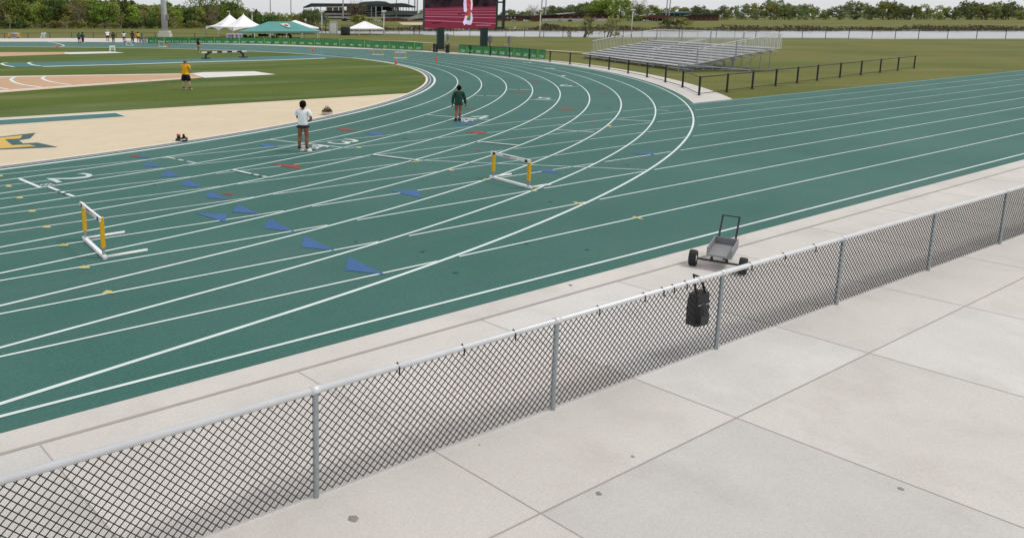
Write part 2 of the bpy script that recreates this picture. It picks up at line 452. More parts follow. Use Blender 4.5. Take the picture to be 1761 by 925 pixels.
mb = MB(); mb.poly([sp(-80, -1.2, Z2-.0006), sp(-80, 10.27, Z2-.0006), sp(150, 10.27, Z2-.0006), sp(150, .83, Z2-.0006), sp(30, .83, Z2-.0006)])
mb.build('straight_surface', 'track', track)
LW = .031
for k in range(10):
    mb = MB(); lw = LW*{0: 2.3, 9: 1.15}.get(k, 1)
    strip(mb, kcurve(k, Z3, off=-lw), kcurve(k, Z3, off=lw))
    mb.build('lane_line', 'line', track)
def clipx(k):                     # far end of the infield-side sprint lines
    return 150
for k in range(1, 11):
    kk = k+(.04 if k == 10 else 0); lw = LW*.78/W if k < 10 else LW*.95/W
    mb = MB()
    def gap(x):                   # the sprint lines stop just short of every bend line they cross
        p = sp(x, kk); f = (math.hypot(p.x, p.y)-R0)/W
        return k < 10 and p.x > 1 and -.3 < f < 9.3 and abs(f-round(f)) < .048
    x = -80.0; x_s = x
    while x < 150:
        if not gap(x):
            x_s = x
            while x < 150 and not gap(x): x += .25
            strip(mb, [sp(x_s, kk-lw, Z3+.002), sp(x, kk-lw, Z3+.002)], [sp(x_s, kk+lw, Z3+.002), sp(x, kk+lw, Z3+.002)])
        else: x += .25
    mb.build('sprint_line', 'line' if k > 5 else 'worn_line', track)
# inside border strips: teal already, drain, kerb
def ring(name, k0, k1, z, m, a1=None):
    mb = MB(); strip(mb, [zz(p, z) for p in kcurve(0, 0, off=k0)], [zz(p, z) for p in kcurve(0, 0, off=k1)])
    return mb.build(name, m, track)
ring('drain_strip', -.47, -.27, Z2+.002, 'drain'); ring('border_line', -.31, -.26, Z3, 'worn_line')
mb = MB(); a = kcurve(0, 0, off=-.62); b2 = kcurve(0, 0, off=-.47)
strip(mb, [zz(p, .03) for p in a], [zz(p, .03) for p in b2]); strip(mb, [zz(p, .03) for p in b2], [zz(p, 0) for p in b2]); strip(mb, [zz(p, 0) for p in a], [zz(p, .03) for p in a])
mb.build('inner_kerb', 'kerb', track)
def gpoly(name, pts, m, z=Z4, parent=None):
    mb = MB(); mb.poly([gp(u, v, z) for u, v in pts]); return mb.build(name, m, parent)
BLUE = [[(244.5, 285.7), (257.7, 277.5), (277.5, 287.6)], [(274.7, 303.6), (289.8, 293.1), (310.4, 303.6)], [(234, 271.6), (246, 268.3), (258, 271)],
        [(309.6, 318.7), (323.4, 309), (352, 323.6)], [(351.6, 339.3), (363.7, 329), (393.4, 344)], [(398.9, 364), (409.3, 350.8), (447, 368)],
        [(335.7, 366), (390.7, 368), (387.4, 382.4)], [(452.5, 392.3), (464.3, 375.8), (506.6, 397.8)], [(517, 424.5), (524.7, 405.2), (576, 431.3)],
        [(593.4, 464.3), (599.5, 441), (663.7, 472)], [(671.4, 328.3), (716.8, 326.5), (726.4, 340.7)], [(447.7, 249.2), (460, 247), (478, 251.8), (454.5, 253.8)],
        [(629.7, 229.6), (643, 226.8), (666.7, 229.6), (649, 233.1)], [(781.7, 211.2), (816.8, 212.3), (815, 214.7), (785.6, 214.3)],
        [(1083, 263.2), (1119, 262.2), (1126, 266.8)], [(913, 292.8), (948.7, 291), (962, 298.2)], [(890, 197.6), (910, 197), (908, 198.6)]]
RED = [[(222.5, 270.6), (232, 265.8), (243, 268.7)], [(382.4, 333.2), (400.3, 331.7), (398.4, 335.9)], [(466.2, 282.8), (513, 283), (517, 291)],
       [(578, 220.3), (594.6, 221.3), (616, 225.5), (587, 224.8)], [(795.4, 186), (816.8, 186.6), (815, 188)], [(800.2, 227), (824.5, 225.8), (841, 229.6), (820.7, 230.4)],
       [(871, 157.6), (904, 158.4), (902, 159.6)], [(911, 138.6), (928, 138.2), (927, 139.6)], [(957.5, 189), (973, 187.2), (992.5, 188.8), (972, 190)],
       [(1023, 160.4), (1046, 161), (1043, 162.2)], [(1009, 210.2), (1022, 208.8), (1020, 210.6)], [(815.6, 257.7), (828, 258.5), (822, 260.2)]]
for i, p in enumerate(BLUE): gpoly('exchange_mark', p, 'blue_mark', Z3+.003 if i != 2 else Z3+.004, track)
for p in RED: gpoly('exchange_mark', p, 'red_mark', Z3+.005, track)
for u, v, s in [(0, 302.2, .8), (15, 320, .85), (33.5, 339.6, .9), (55, 362.6, 1), (80.4, 389.6, 1.1), (110, 420.9, 1.2), (145.6, 458.8, 1.35), (186, 501.8, 1.5),
                (776, 292.2, .7), (835, 308.3, .7), (918, 327.5, .8), (715, 277, .7), (617, 253.6, .6), (1048, 216.8, .6)]:
    gpoly('hurdle_mark', [(u-7.5*s, v+1.6*s), (u-2*s, v-2.0*s), (u+4*s, v-1.4*s), (u+7.5*s, v+1.4*s), (u, v+1.8*s)], 'yellow_mark', Z4+.001, track)
for u, v in [(995, 349.2), (1097, 374.6)]:
    gpoly('hurdle_mark', [(u-11, v-1.8), (u-6, v-2.6), (u+10, v+2), (u+6, v+2.8)], 'yellow_mark', Z4+.001, track)
    gpoly('hurdle_mark', [(u+2, v-1.4), (u+6, v-1.0), (u-4, v+1.2), (u-7, v+.7)], 'yellow_mark', Z4+.002, track)
def gline(name, a, b, wd, m, z=Z4, dash=None):
    a = gp(*a); b = gp(*b); d = (b-a).normalized(); q = Vector((-d.y, d.x, 0))*wd/2
    segs = dash or [(0, 1)]; mb = MB()
    for s0, s1 in segs:
        p0 = a.lerp(b, s0); p1 = a.lerp(b, s1); mb.poly([zz(p0-q, z), zz(p1-q, z), zz(p1+q, z), zz(p0+q, z)])
    return mb.build(name, m, track)
gline('start_line', (33, 308.3), (71, 324), .10, 'line', Z4+.002)
gline('start_line', (84, 322.4), (127.5, 339.3), .10, 'line', Z4+.002, [(0, .40), (.50, .62), (.72, 1)])
gline('start_line', (82.3, 323.3), (125, 340), .075, 'dark_line', Z4+.001)
gline('start_line', (286, 270.8), (336, 281.4), .085, 'worn_line', Z4+.002, [(0, .32), (.42, .6), (.72, 1)])
gline('start_line', (399, 292.6), (461, 306), .10, 'worn_line', Z4+.002, [(0, .55), (.62, .75), (.85, 1)])
gline('start_line', (397, 293.5), (458.5, 306.6), .085, 'dark_line', Z4+.001)
gline('start_line', (640, 266.3), (720, 276.5), .12, 'worn_line', Z4+.002)
gline('start_line', (638, 267.4), (717, 277.7), .09, 'dark_line', Z4+.001)
gline('start_line', (720, 276.5), (1113, 293.2), .06, 'worn_line', Z4+.002)
gline('start_line', (465, 241.2), (589, 254.6), .09, 'worn_line', Z4+.002)
gline('start_line', (735, 198.4), (842, 207), .10, 'worn_line', Z4+.002)
gline('start_line', (820, 244), (892, 250.8), .12, 'worn_line', Z4+.002)
gline('start_line', (818, 245), (890, 251.8), .08, 'dark_line', Z4+.001)
gline('start_line', (912, 172.2), (957, 173.6), .10, 'worn_line', Z4+.002)
gline('start_line', (872, 154.6), (912, 155), .12, 'worn_line', Z4+.002, [(0, .45), (.55, 1)])
gline('start_line', (817, 165), (858, 166.4), .12, 'worn_line', Z4+.002, [(0, .35), (.48, 1)])
gline('start_line', (957, 149.2), (995, 149.8), .12, 'worn_line', Z4+.002)
gline('start_line', (958, 224), (1022, 228.4), .10, 'worn_line', Z4+.002)
gline('start_line', (1058, 206), (1121, 209.6), .10, 'worn_line', Z4+.002)
gline('start_line', (1128, 190), (1150, 191.2), .10, 'worn_line', Z4+.002)
def text_mesh(s):
    cu = bpy.data.curves.new('t', 'FONT'); cu.body = s; cu.align_x = 'CENTER'; cu.align_y = 'CENTER'; cu.size = 1; cu.offset = -.004
    o = bpy.data.objects.new('t', cu); C.objects.link(o)
    dg = bpy.context.evaluated_depsgraph_get()
    me = bpy.data.meshes.new_from_object(o.evaluated_get(dg)); bpy.data.objects.remove(o)
    return me
def ground_text(s, u, v, hgt, wid, m, z=Z4+.003, name='lane_number', turn=0.0):
    me = text_mesh(s); p = gp(u, v, z); a = ang(p)+PI/2+turn      # top of the figure points the way the runners go
    xs = [q.co.x for q in me.vertices]; ys = [q.co.y for q in me.vertices]
    x0, x1, y0, y1 = min(xs), max(xs), min(ys), max(ys)
    for q in me.vertices:
        q.co = Vector((((q.co.x-x0)/(x1-x0)-.5)*wid, ((q.co.y-y0)/(y1-y0)-.5)*hgt, 0))
    me.materials.clear(); me.materials.append(M[m])
    o = bpy.data.objects.new(name, me); C.objects.link(o); o.location = p; o.rotation_euler = (0, 0, a-PI/2); o.parent = track
    return o
for s, u, v in (('2', 124, 305.3), ('3', 592, 243.8), ('4', 825, 201.2), ('5', 935, 169.6), ('6', 973, 147.2), ('7', 968, 131), ('8', 945, 118), ('9', 908, 108)):
    ground_text(s, u, v, 1.14, .78, 'worn_line')
ground_text('89', 81.5, 318.3, .30, .36, 'worn_line')

# infield: apron, grass, runways
INR = R0-.62
mb = MB(); pts = [pol(INR, A0+(A1-A0)*i/120, Z1) for i in range(121)]+[zz(a.lerp(b, -.043), Z1) for a, b in list(zip(INN, OUT))[1:]]
pts += [Vector((-60, 60, Z1)), Vector((-60, -INR, Z1))]
mb.poly(pts)
struct('infield_apron', mb, 'apron')
LA, LB = gp(0, 202.9), gp(711, 160.2)
dv = (LB-LA).normalized()
# where the grass line meets the kerb
bq = LA.dot(dv); cq = LA.dot(LA)-INR*INR; tt = -bq+math.sqrt(bq*bq-cq); Pm = LA+dv*tt
am = ang(Pm)
mb = MB(); pts = [zz(LA-dv*60, Z2)]+[pol(INR, am+(A1-am)*i/120, Z2) for i in range(121)]+[zz(a.lerp(b, -.043), Z2) for a, b in list(zip(INN, OUT))[1:]]+[Vector((-60, 60, Z2))]
mb.poly(pts)
struct('infield_grass', mb, 'infield_grass')
def gs(name, pts, m, z, parent=None):
    o = gpoly(name, pts, m, z, parent)
    if parent is None: tag(o, kind='structure')
    return o
rw = gs('javelin_runway', [(-60, 164), (-60, 133.5), (0, 131.4), (160, 128.9), (330, 126.6), (352, 133), (330, 135.3), (121, 150.2), (0, 159.6)], 'runway_edge', Z3)
gpoly('runway_lane', [(-60, 160), (-60, 135), (0, 133.1), (160, 130.2), (330, 127.6), (346, 132.6), (309, 134.4), (121, 146.9), (14, 154.6), (0, 155.8)], 'runway', Z3+.004, rw)
gpoly('runway_line', [(-60, 161.5), (-60, 160.2), (0, 156), (121, 147), (309, 134.5), (330, 133), (330, 133.8), (309, 135.1), (121, 148), (0, 157.2)], 'line', Z4+.002, rw)
gpoly('runway_line', [(-60, 135.2), (-60, 134.4), (0, 132.4), (160, 129.7), (330, 127.2), (330, 127.7), (160, 130.3), (0, 133.2)], 'line', Z4+.002, rw)
def garc(pts, wd, parent, z=Z4+.004):
    ps = [gp(u, v) for u, v in pts]; fine = []
    for i in range(len(ps)-1):
        p0 = ps[max(i-1, 0)]; p1 = ps[i]; p2 = ps[i+1]; p3 = ps[min(i+2, len(ps)-1)]
        for j in range(6):
            t = j/6; fine.append(.5*((2*p1)+(p2-p0)*t+(2*p0-5*p1+4*p2-p3)*t*t+(3*p1-p0-3*p2+p3)*t**3))
    fine.append(ps[-1]); a = []; b = []
    for i, p in enumerate(fine):
        d = (fine[min(i+1, len(fine)-1)]-fine[max(i-1, 0)]).normalized(); q = Vector((-d.y, d.x, 0))*wd/2
        a.append(zz(p-q, z)); b.append(zz(p+q, z))
    mb = MB(); strip(mb, a, b); return mb.build('runway_arc', 'line', parent)
garc([(27, 132.8), (21, 135.6), (19.5, 138.9), (34.6, 145.4), (71.3, 150.8)], .22, rw)
garc([(79, 131.9), (74.5, 134), (73.5, 136.3), (86.5, 141.1), (121, 146.5)], .22, rw)
garc([(-6, 151), (14, 154.2)], .22, rw)
gs('runway_pad', [(352, 134.2), (328, 126.6), (350, 124.6), (437, 123), (474, 128.4)], 'pad', Z4+.006)
rt = gs('steeple_lane', [(2, 109.6), (13, 108.5), (170, 105.2), (320, 102.2), (430, 98.6), (520, 95.4), (560, 95.2), (620, 99.6), (560, 100.3), (480, 103.3), (340, 106.8), (200, 111.4), (73, 114.6), (24, 116)], 'infield_track', Z3)
gpoly('runway_line', [(560, 100.1), (480, 103.1), (340, 106.6), (200, 111.2), (73, 114.4), (73, 115.2), (200, 112), (340, 107.4), (480, 103.8), (560, 100.8)], 'line', Z4+.002, rt)
garc([(13, 108.4), (4.5, 109.6), (3.2, 110.8), (9, 113.2), (24, 115.8)], .25, rt)
garc([(56, 107.6), (49, 108.6), (52, 110.8), (58, 112.6), (71, 114.4)], .25, rt)
rf = gs('far_runway', [(-60, 91.2), (0, 90.3), (115, 89.8), (130, 92.8), (0, 97.4), (-60, 99.5)], 'runway', Z3)
gpoly('runway_end', [(110, 92.8), (112, 90.4), (190, 89), (214, 91.3), (120, 93.6)], 'pad', Z4, rf)
ap = gs('apron_runway', [(-60, 209.5), (0, 206.6), (199, 194.4), (215, 200.2), (0, 214.8), (-60, 218.5)], 'infield_track', Z3)
gpoly('runway_line', [(-60, 208), (0, 205.3), (200, 193.2), (217.5, 200.3), (215, 200.2), (199, 194.5), (0, 206.7), (-60, 209.6)], 'line', Z4+.004, ap)
em = gs('apron_emblem', [(-70, 238), (0, 235.3), (40, 230.9), (61.6, 228.6), (52, 238.2), (32.4, 241.4), (40, 246.8), (63.8, 245.3), (99.5, 253), (0, 257.4), (-70, 260.5)], 'emblem_dark', Z3)
gpoly('emblem_fill', [(-70, 240.5), (0, 236.8), (38.9, 233), (34.6, 238.4), (8.6, 240), (20.5, 249.8), (50, 248.9), (63, 251.6), (0, 255.7), (-70, 258.6)], 'emblem_yellow', Z4+.002, em)

# concrete outside the bend and along the straight
def fence_r(a):                   # polar radius of the fence foot
    return FR(a)
FENCE = [gp(u, v) for u, v in [(1173.5, 151), (1144, 142), (1112.5, 133.6), (1080, 127), (1047, 120.6), (1014, 115.8), (980, 111.4), (945.8, 107), (910, 102.6), (876, 99.2), (843, 96.4), (808, 93.6), (772, 91.0), (746, 89.8), (710, 87.4), (670, 84.8), (625, 82.0), (580, 79.9), (540, 78.4), (495, 77.0), (450, 75.6), (400, 71.5), (335, 66.8), (267, 66.0), (200, 66.0), (160.5, 66), (123.5, 66), (86, 66.2), (48.5, 66.4), (8, 66.8), (-30, 67)]]
mb = MB()
oi_ = kcurve(9, 0, off=.381)[8:]       # outer edge of the bend surface
oi_ = [p for p in oi_ if (SN.dot(p)+S_OFF+.83*W) > -1.0]
inner = [zz(p, Z1) for p in oi_]
def radial(p, add):
    q = Vector((p.x, p.y, 0)); return q*(1+add/q.length)
outer = []
for p in inner:
    a = ang(p); add = 2.3 if a < .15 else max(.9, 2.3-(a-.15)*4)
    outer.append(zz(radial(p, add), Z1))
# far side widens into a broad slab
nfar = len(INN)-1
slab = [gp(u, v, Z1) for u, v in ((500, 77.6), (450, 76.2), (380, 73.2), (300, 69.4), (225, 66.4), (115, 65.9), (0, 66.2), (-60, 66.4))]
outer[-nfar:] = slab
strip(mb, inner, outer)
struct('outer_walk', mb, 'concrete')
# kerb and slab between straight and stands
E0 = 10.27
def sp2(x, off, z): p = SD*x-SN*(S_OFF+E0*W*.9979+off); p.z = z; return p
mb = MB(); mb.poly([sp2(-80, 0, Z1), sp2(-80, 60, Z1), sp2(150, 60, Z1), sp2(150, 0, Z1)][::-1])
walk = struct('walkway', mb, 'concrete')
mb = MB(); mb.poly([sp2(-80, .40, Z2), sp2(150, .40, Z2), sp2(150, .45, Z2), sp2(-80, .45, Z2)])
mb.build('expansion_joint', 'joint', walk)
for xx in [x*3.05-30.6 for x in range(0, 40)]:
    mb = MB(); mb.poly([sp2(xx, .45, Z2), sp2(xx+2.6, 17, Z2), sp2(xx+2.615, 17, Z2), sp2(xx+.015, .45, Z2)]); mb.build('expansion_joint', 'joint', walk)

for off in (4.0, 7.6, 11.2):
    mb = MB(); mb.poly([sp2(-80, off, Z2+.001), sp2(150, off, Z2+.001), sp2(150, off+.016, Z2+.001), sp2(-80, off+.016, Z2+.001)]); mb.build('expansion_joint', 'joint', walk)
rs_ = random.Random(3)
offs = [.47, 4.0, 7.6, 11.2, 16.9]
for ix in range(4, 24):
    for a_, b_ in zip(offs, offs[1:]):
        xx = ix*3.05-30.6; f = lambda x, o: sp2(x+2.6*(o-.45)/16.55, o, Z1+.002)
        mb = MB(); mb.poly([f(xx, a_), f(xx, b_), f(xx+3.05, b_), f(xx+3.05, a_)][::-1])
        if (lambda q: (q-CAM0).dot(FW) > 1.5)(f(xx+1.5, (a_+b_)/2)): mb.build('slab', rs_.choice(['concrete', 'concrete_pale', 'concrete_dark', 'concrete']), walk)
for ln in range(5):
    x = rs_.uniform(0, 11); o_ = rs_.uniform(4.4, 7); pts = []
    for q in range(14): pts.append(sp2(x, o_, 0)); x += rs_.uniform(.02, .22); o_ += rs_.uniform(-.13, .16)
    mb = MB()
    for p, q in zip(pts, pts[1:]):
        d = (q-p).normalized(); e = Vector((-d.y, d.x, 0))*.004; mb.poly([zz(p-e, Z2+.003), zz(q-e, Z2+.003), zz(q+e, Z2+.003), zz(p+e, Z2+.003)])
    mb.build('crack', 'grime', walk)
def blot(name, p, r, m, z, parent, squash=1.0):
    mb = MB(); n = 11; a0 = random.random()*6; mb.poly([(p.x+math.cos(a0+2*PI*k/n)*r*random.uniform(.7, 1.15), p.y+math.sin(a0+2*PI*k/n)*r*squash*random.uniform(.7, 1.15), z) for k in range(n)]); mb.build(name, m, parent)
for u, v, r in ((462, 234.8, .14), (695, 238.8, .17), (784, 469.4, .10), (727, 433.4, .09), (612, 416, .07), (1079, 284.4, .12), (946, 347.5, .09), (265, 318.5, .10), (1046, 186.6, .25), (905, 420, .07), (1010, 430, .08)):
    blot('stain', gp(u, v), r*.55, 'stain', Z4+.001, track)
for k in range(60):
    x = random.uniform(-2, 13); o_ = random.uniform(.7, 9); q = sp2(x, o_, 0); blot('stain', q, random.choice([.012, .02, .03, .05]), 'grime', Z2+.002, walk)
blot('stain', gp(981, 491.2), .03, 'dark_line', Z2+.002, walk)
garc([(76, 71.2), (95, 74.5), (107, 77.5), (110, 79.3), (104, 80.9)], .22, track)
mb = MB(); pp = [gp(u, v, -.005) for u, v in ((510, 67.6), (600, 68.8), (700, 71.6), (780, 77.4), (878, 83.4), (950, 87.4), (1024, 91.7), (1060, 94))]
aa = []; bb = []
for i, p in enumerate(pp):
    d = (pp[min(i+1, len(pp)-1)]-pp[max(i-1, 0)]).normalized(); q = Vector((-d.y, d.x, 0))*.45; aa.append(p-q); bb.append(p+q)
strip(mb, aa, bb); struct('footpath', mb, 'apron')

# ---------------------------------------------------------------- fences
def polyrail(mb, pts, r, n=6):
    mb.tube(pts, r, n)
tf = thing('track_fence', 'low black rail fence with square posts curving round the outside of the bend', 'fence', FENCE[0])
o0 = FENCE[0]
ext = [FENCE[0]+(FENCE[0]-FENCE[1]).normalized()*2.6]
e1 = gp(1202, 164.5)
path = [FENCE[0]+(e1-FENCE[0])]+FENCE
# carry on beside the run-off straight
tail = [e1+SD*x+SN*(.10*x) for x in (3.2, 6.4, 9.6, 12.8, 16, 20, 24, 28, 32, 36)]
path = tail[::-1]+path
lp = [Vector(p)-o0 for p in path]
H = 1.02
mb = MB(); mb.tube([p+Vector((0, 0, H)) for p in lp], .032, 6); mb.build('top_rail', 'black_steel', tf)
mb = MB(); mb.tube([p+Vector((0, 0, .10)) for p in lp], .022, 6); mb.build('bottom_rail', 'black_steel', tf)
mb = MB(); mb.box(-.045, .045, -.045, .045, 0, H+.06); mb.box(-.10, .10, -.10, .10, 0, .02)
p0 = None
for p in lp:
    if p0 is None: p0 = mb.build('post', 'black_steel', tf, loc=p)
    else:
        c = p0.copy(); C.objects.link(c); c.parent = tf; c.location = p
        pa = Vector(p)
# fence by the river
RF = [548, 560, 572, 588, 612, 636, 662, 686, 712, 721, 750, 780, 808, 838, 870, 902, 935, 968, 1006, 1040, 1072, 1104, 1136, 1168, 1200, 1232, 1264, 1300, 1340, 1380, 1420, 1460, 1500, 1540, 1580, 1630, 1680, 1730, 1780]
rpts = []
for u in RF:
    l = 0
    d = 180
    for _ in range(6):
        l = lz(u, 60, d)[0]; d = bank_d(l)-1.5
    rpts.append(ld(l, d, terr(l, d)))
rv = thing('river_fence', 'tall black chain link fence on the crest of the lawn in front of the river', 'fence', rpts[0])
lp = [p-rpts[0] for p in rpts]
mb = MB(); mb.tube([p+Vector((0, 0, 2.0)) for p in lp], .035, 5); mb.build('top_rail', 'black_steel', rv)
mb = MB(); mb.tube([p+Vector((0, 0, .1)) for p in lp], .02, 5); mb.build('bottom_rail', 'black_steel', rv)
first = None
mb = MB(); mb.tube([(0, 0, -.2), (0, 0, 2.1)], .06, 6)
for i, p in enumerate(lp):
    if first is None: first = mb.build('post', 'black_steel', rv, loc=p)
    else:
        c = first.copy(); C.objects.link(c); c.parent = rv; c.location = p
        if RF[i] in (560, 572, 712, 721, 1006): c.scale = (1.7, 1.7, 1.05)
# chain link fence by the walkway
fp = gp(1160, 493.0, 1.07); fb = Vector((fp.x, fp.y, 0))
wf = thing('walkway_fence', 'silver topped chain link fence with black mesh running along the concrete walkway', 'fence', fb, S_ANG-.02)
x0, x1 = -13.0, 16.0
mb = MB(); mb.tube([(x0, 0, 1.07), (x1, 0, 1.07)], .033, 12)
for xx in (-11.2, -8.15, -5.1, -2.05, .52, 1.0, 4.05, 7.1, 10.1): mb.tube([(xx-.05, 0, 1.07), (xx+.05, 0, 1.07)], .039, 12)
mb.build('top_rail', 'rail_white', wf, smooth=True)
mb = MB(); cell = .085; nw = int((x1-x0)/cell)
for i in range(nw):
    for sgn in (-1, 1):
        a = x0+i*cell; bx = a+sgn*1.0
        za, zb = (0.04, 1.04)
        if bx < x0: zb = .04+(a-x0); bx = x0
        if bx > x1: zb = .04+(x1-a); bx = x1
        mb.bar((a, .004*sgn, za), (bx, .004*sgn, zb), .007, .007)
mb.build('wire_mesh', 'black_steel', wf)
mb = MB(); mb.tube([(0, 0, 0), (0, 0, 1.04)], .03, 10)
f1 = mb.build('post', 'galv', wf, loc=(-5.1, 0, 0))
for xx in (-11.2, -8.15, -2.05, 1.0, 4.05, 7.1, 10.1, 13.2):
    c = f1.copy(); C.objects.link(c); c.parent = wf; c.location = (xx, 0, 0)
for xx in (-4.2, -3.4, -2.7, -1.4, -.6, -.25, -.05, .2, 1.6, 2.4, 3.2):
    mb = MB(); mb.tube([(xx, -.035, 1.0), (xx, -.04, 1.07), (xx, 0, 1.112), (xx, .04, 1.07)], .008, 5); mb.build('wire_tie', 'black', wf)
# black bag hung over the rail
fdir = Vector((math.cos(S_ANG-.02), math.sin(S_ANG-.02), 0)); fn = Vector((-fdir.y, fdir.x, 0))
bp_ = gp(1199, 490, .95)
bag = thing('hanging_bag', 'black bag with a strap hung on the chain link fence at the walkway', 'bag', (bp_.x, bp_.y, .55), S_ANG-.02)
mb = MB(); pr = [(-.10, .30), (-.13, .12), (-.12, -.12), (.12, -.14), (.15, .1), (.12, .31)]
mb.prism([(x, -.10, z) for x, z in pr], (0, .14, 0)); mb.ball((0, -.1, .05), .11, .05, .14); mb.build('bag_body', 'black', bag)
mb = MB(); mb.prism([(-.07, -.145, z) if False else (x, -.145, z) for x, z in ((-.075, -.09), (.085, -.10), (.095, .03), (-.085, .04))], (0, .05, 0)); mb.build('pocket', 'bin_dark', bag)
mb = MB(); mb.bar((-.11, -.108, .17), (.12, -.108, .16), .008, .012); mb.build('zip', 'galv', bag)
mb = MB(); mb.tube([(-.08, -.05, .30), (-.12, -.05, .42), (-.06, .02, .545), (.04, -.02, .50), (.10, -.05, .30)], .018, 6); mb.build('strap', 'black', bag)

# ---------------------------------------------------------------- hurdles
def make_hurdle(name, label, loc, rotz, wd=1.47, leg=.80, ht=.76, post='yellow', group=None, yl=.74, th=1.0):
    t = thing(name, label, 'hurdle', loc, rotz, group)      # local x: along the bar, local y: the way the feet point
    h2 = wd/2
    mb = MB(); mb.box(-h2-.02, h2+.02, -.036, .036, .010, .066*th); mb.build('base_bar', 'white', t)
    for s in (-1, 1):
        mb = MB(); pts = [(s*(h2-.03), .03, .045), (s*(h2-.03), leg, .045)]
        mb.tube([(x, y, .032*th) for x, y, z in pts], .030*th, 8); mb.build('foot', 'white', t, smooth=True)
    for s in (-1, 1):
        mb = MB(); mb.box(s*(h2-.09)-.026, s*(h2-.09)+.026, -.02, .02, .07, ht-.06); p = mb.build('post', 'galv', t)
        q = MB(); q.box(s*(h2-.09)-.036*th, s*(h2-.09)+.036*th, -.034, .034, ht*(1-yl), ht-.01); q.build('post_sleeve', post, p)
    mb = MB(); mb.box(-h2+.02, h2-.02, -.055, -.036, ht-.075*th, ht); mb.box(-h2+.02, h2-.02, -.055, -.012, ht-.012, ht+.004)
    cb = mb.build('crossbar', 'white', t)
    for s in (-1, 1):
        mb = MB(); mb.box(s*(h2-.16)-.05, s*(h2-.16)+.05, -.058, -.0555, ht-.072, ht-.008); mb.build('bar_end', 'black', cb)
    mb = MB(); xx = -.26
    for k in range(9):
        wl = random.uniform(.018, .032); mb.box(xx, xx+wl, -.0585, -.0555, ht-.056, ht-.024); xx += wl+.008
    mb.build('lettering', 'red_mark', cb)
    mb = MB(); xx = .06
    for k in range(6):
        wl = random.uniform(.018, .032); mb.box(xx, xx+wl, -.0585, -.0555, ht-.056, ht-.024); xx += wl+.008
    mb.build('lettering', 'yellow_mark', cb)
    return t
def hplace(a, b, la, name, label, ht, group=None, **k):
    a = gp(*a); b = gp(*b); d = b-a; c = (a+b)/2
    return make_hurdle(name, label, c, math.atan2(d.y, d.x), d.length, la, ht, group=group, **k)
HG = 'yellow and white hurdles standing on the track'
hplace((145, 412), (181, 446), .80, 'hurdle', 'yellow posted hurdle nearest the left edge, behind the row of yellow lane marks', .785, HG)
hplace((844, 306), (913, 325), .72, 'hurdle', 'yellow posted hurdle on the outer lanes with red and yellow lettering on its white bar', .755, HG)
def hfar(u0, u1, vb, vt, lab, yaw=0.0, leg=.7, post='yellow', name='hurdle', group=HG):
    a = gp(u0, vb); b = gp(u1, vb); wd = (b-a).length
    d = (a+b)/2-CAM0; dd = d.dot(FW); ht = (vb-vt)*dd/FOC
    dirv = (b-a).normalized()
    return make_hurdle(name, lab, (a+b)/2, math.atan2(dirv.y, dirv.x)+yaw, wd, leg, ht, post=post, group=group, th=1.9)
hfar(640.5, 658.5, 95.4, 84.6, 'yellow posted hurdle on the far bend, the left of a close pair', -.10)
hfar(678.5, 699.5, 101.2, 89.4, 'yellow posted hurdle on the far bend just behind an orange cone, right of a pair', .05)
hfar(272.5, 283.5, 81.4, 71.6, 'pale yellow posted hurdle on the back straight in front of the banners', -.1)
hfar(216, 227, 79.4, 71, 'faded white hurdle on the back straight beside the group of athletes', -.1, post='white')
# hurdle cart and folded stands at the far fence
def far_at(name, lab, cat, u, v, group=None, rot=0.0):
    return thing(name, lab, cat, gp(u, v), FACE+rot, group)
def scale_at(u, v): return (gp(u, v)-CAM0).dot(FW)/FOC          # metres per survey pixel
s = scale_at(24.5, 66.6)
t = far_at('hurdle_cart', 'cart stacked with yellow posted hurdles by the far fence', 'cart', 24.5, 66.6)
hw = 8.6*s
mb = MB(); mb.box(-hw, hw, -.3, .9, .16, .30); mb.build('deck', 'galv', t)
for sx in (-1, 1):
    mb = MB()
    for y in (-.25, .05, .35, .65): mb.box(sx*hw*.9-.13, sx*hw*.9+.13, y-.03, y+.03, .3, 9*s)
    mb.build('hurdle_posts', 'yellow', t)
mb = MB()
for y in (-.28, .02, .32, .62): mb.box(-hw, hw, y-.03, y, 8.0*s, 9.4*s)
mb.build('crossbars', 'pad', t)
mb = MB()
for k in range(4): mb.box(-.45+k*.26, -.32+k*.26, -.2, .5, .3, 10*s)
mb.build('frame_bars', 'galv', t)
for sx in (-1, 1):
    mb = MB(); mb.tube([(sx*hw*.85-.06, -.33, .16), (sx*hw*.85+.06, -.33, .16)], .16, 12); mb.build('wheel', 'rubber', t)
t = far_at('folded_stands', 'grey folded trestle stands leaning together by the far fence', 'stand', 75.5, 66.8)
s = scale_at(75.5, 66.8)
for k, (xa, xb) in enumerate(((-6, -3), (-2.5, -1), (1, 1.5), (3, 7.5))):
    mb = MB(); mb.bar((xa*s, -.2, 0), (xb*.35*s, 0, 9*s), .12, .12); mb.bar((xa*s, .5, 0), (xb*.35*s, .1, 9*s), .12, .12); mb.build('trestle_leg', 'galv' if k % 2 else 'alu', t)
mb = MB(); mb.bar((-4*s, 0, 8.6*s), (4*s, 0, 9*s), .2, .25); mb.build('trestle_top', 'alu', t)
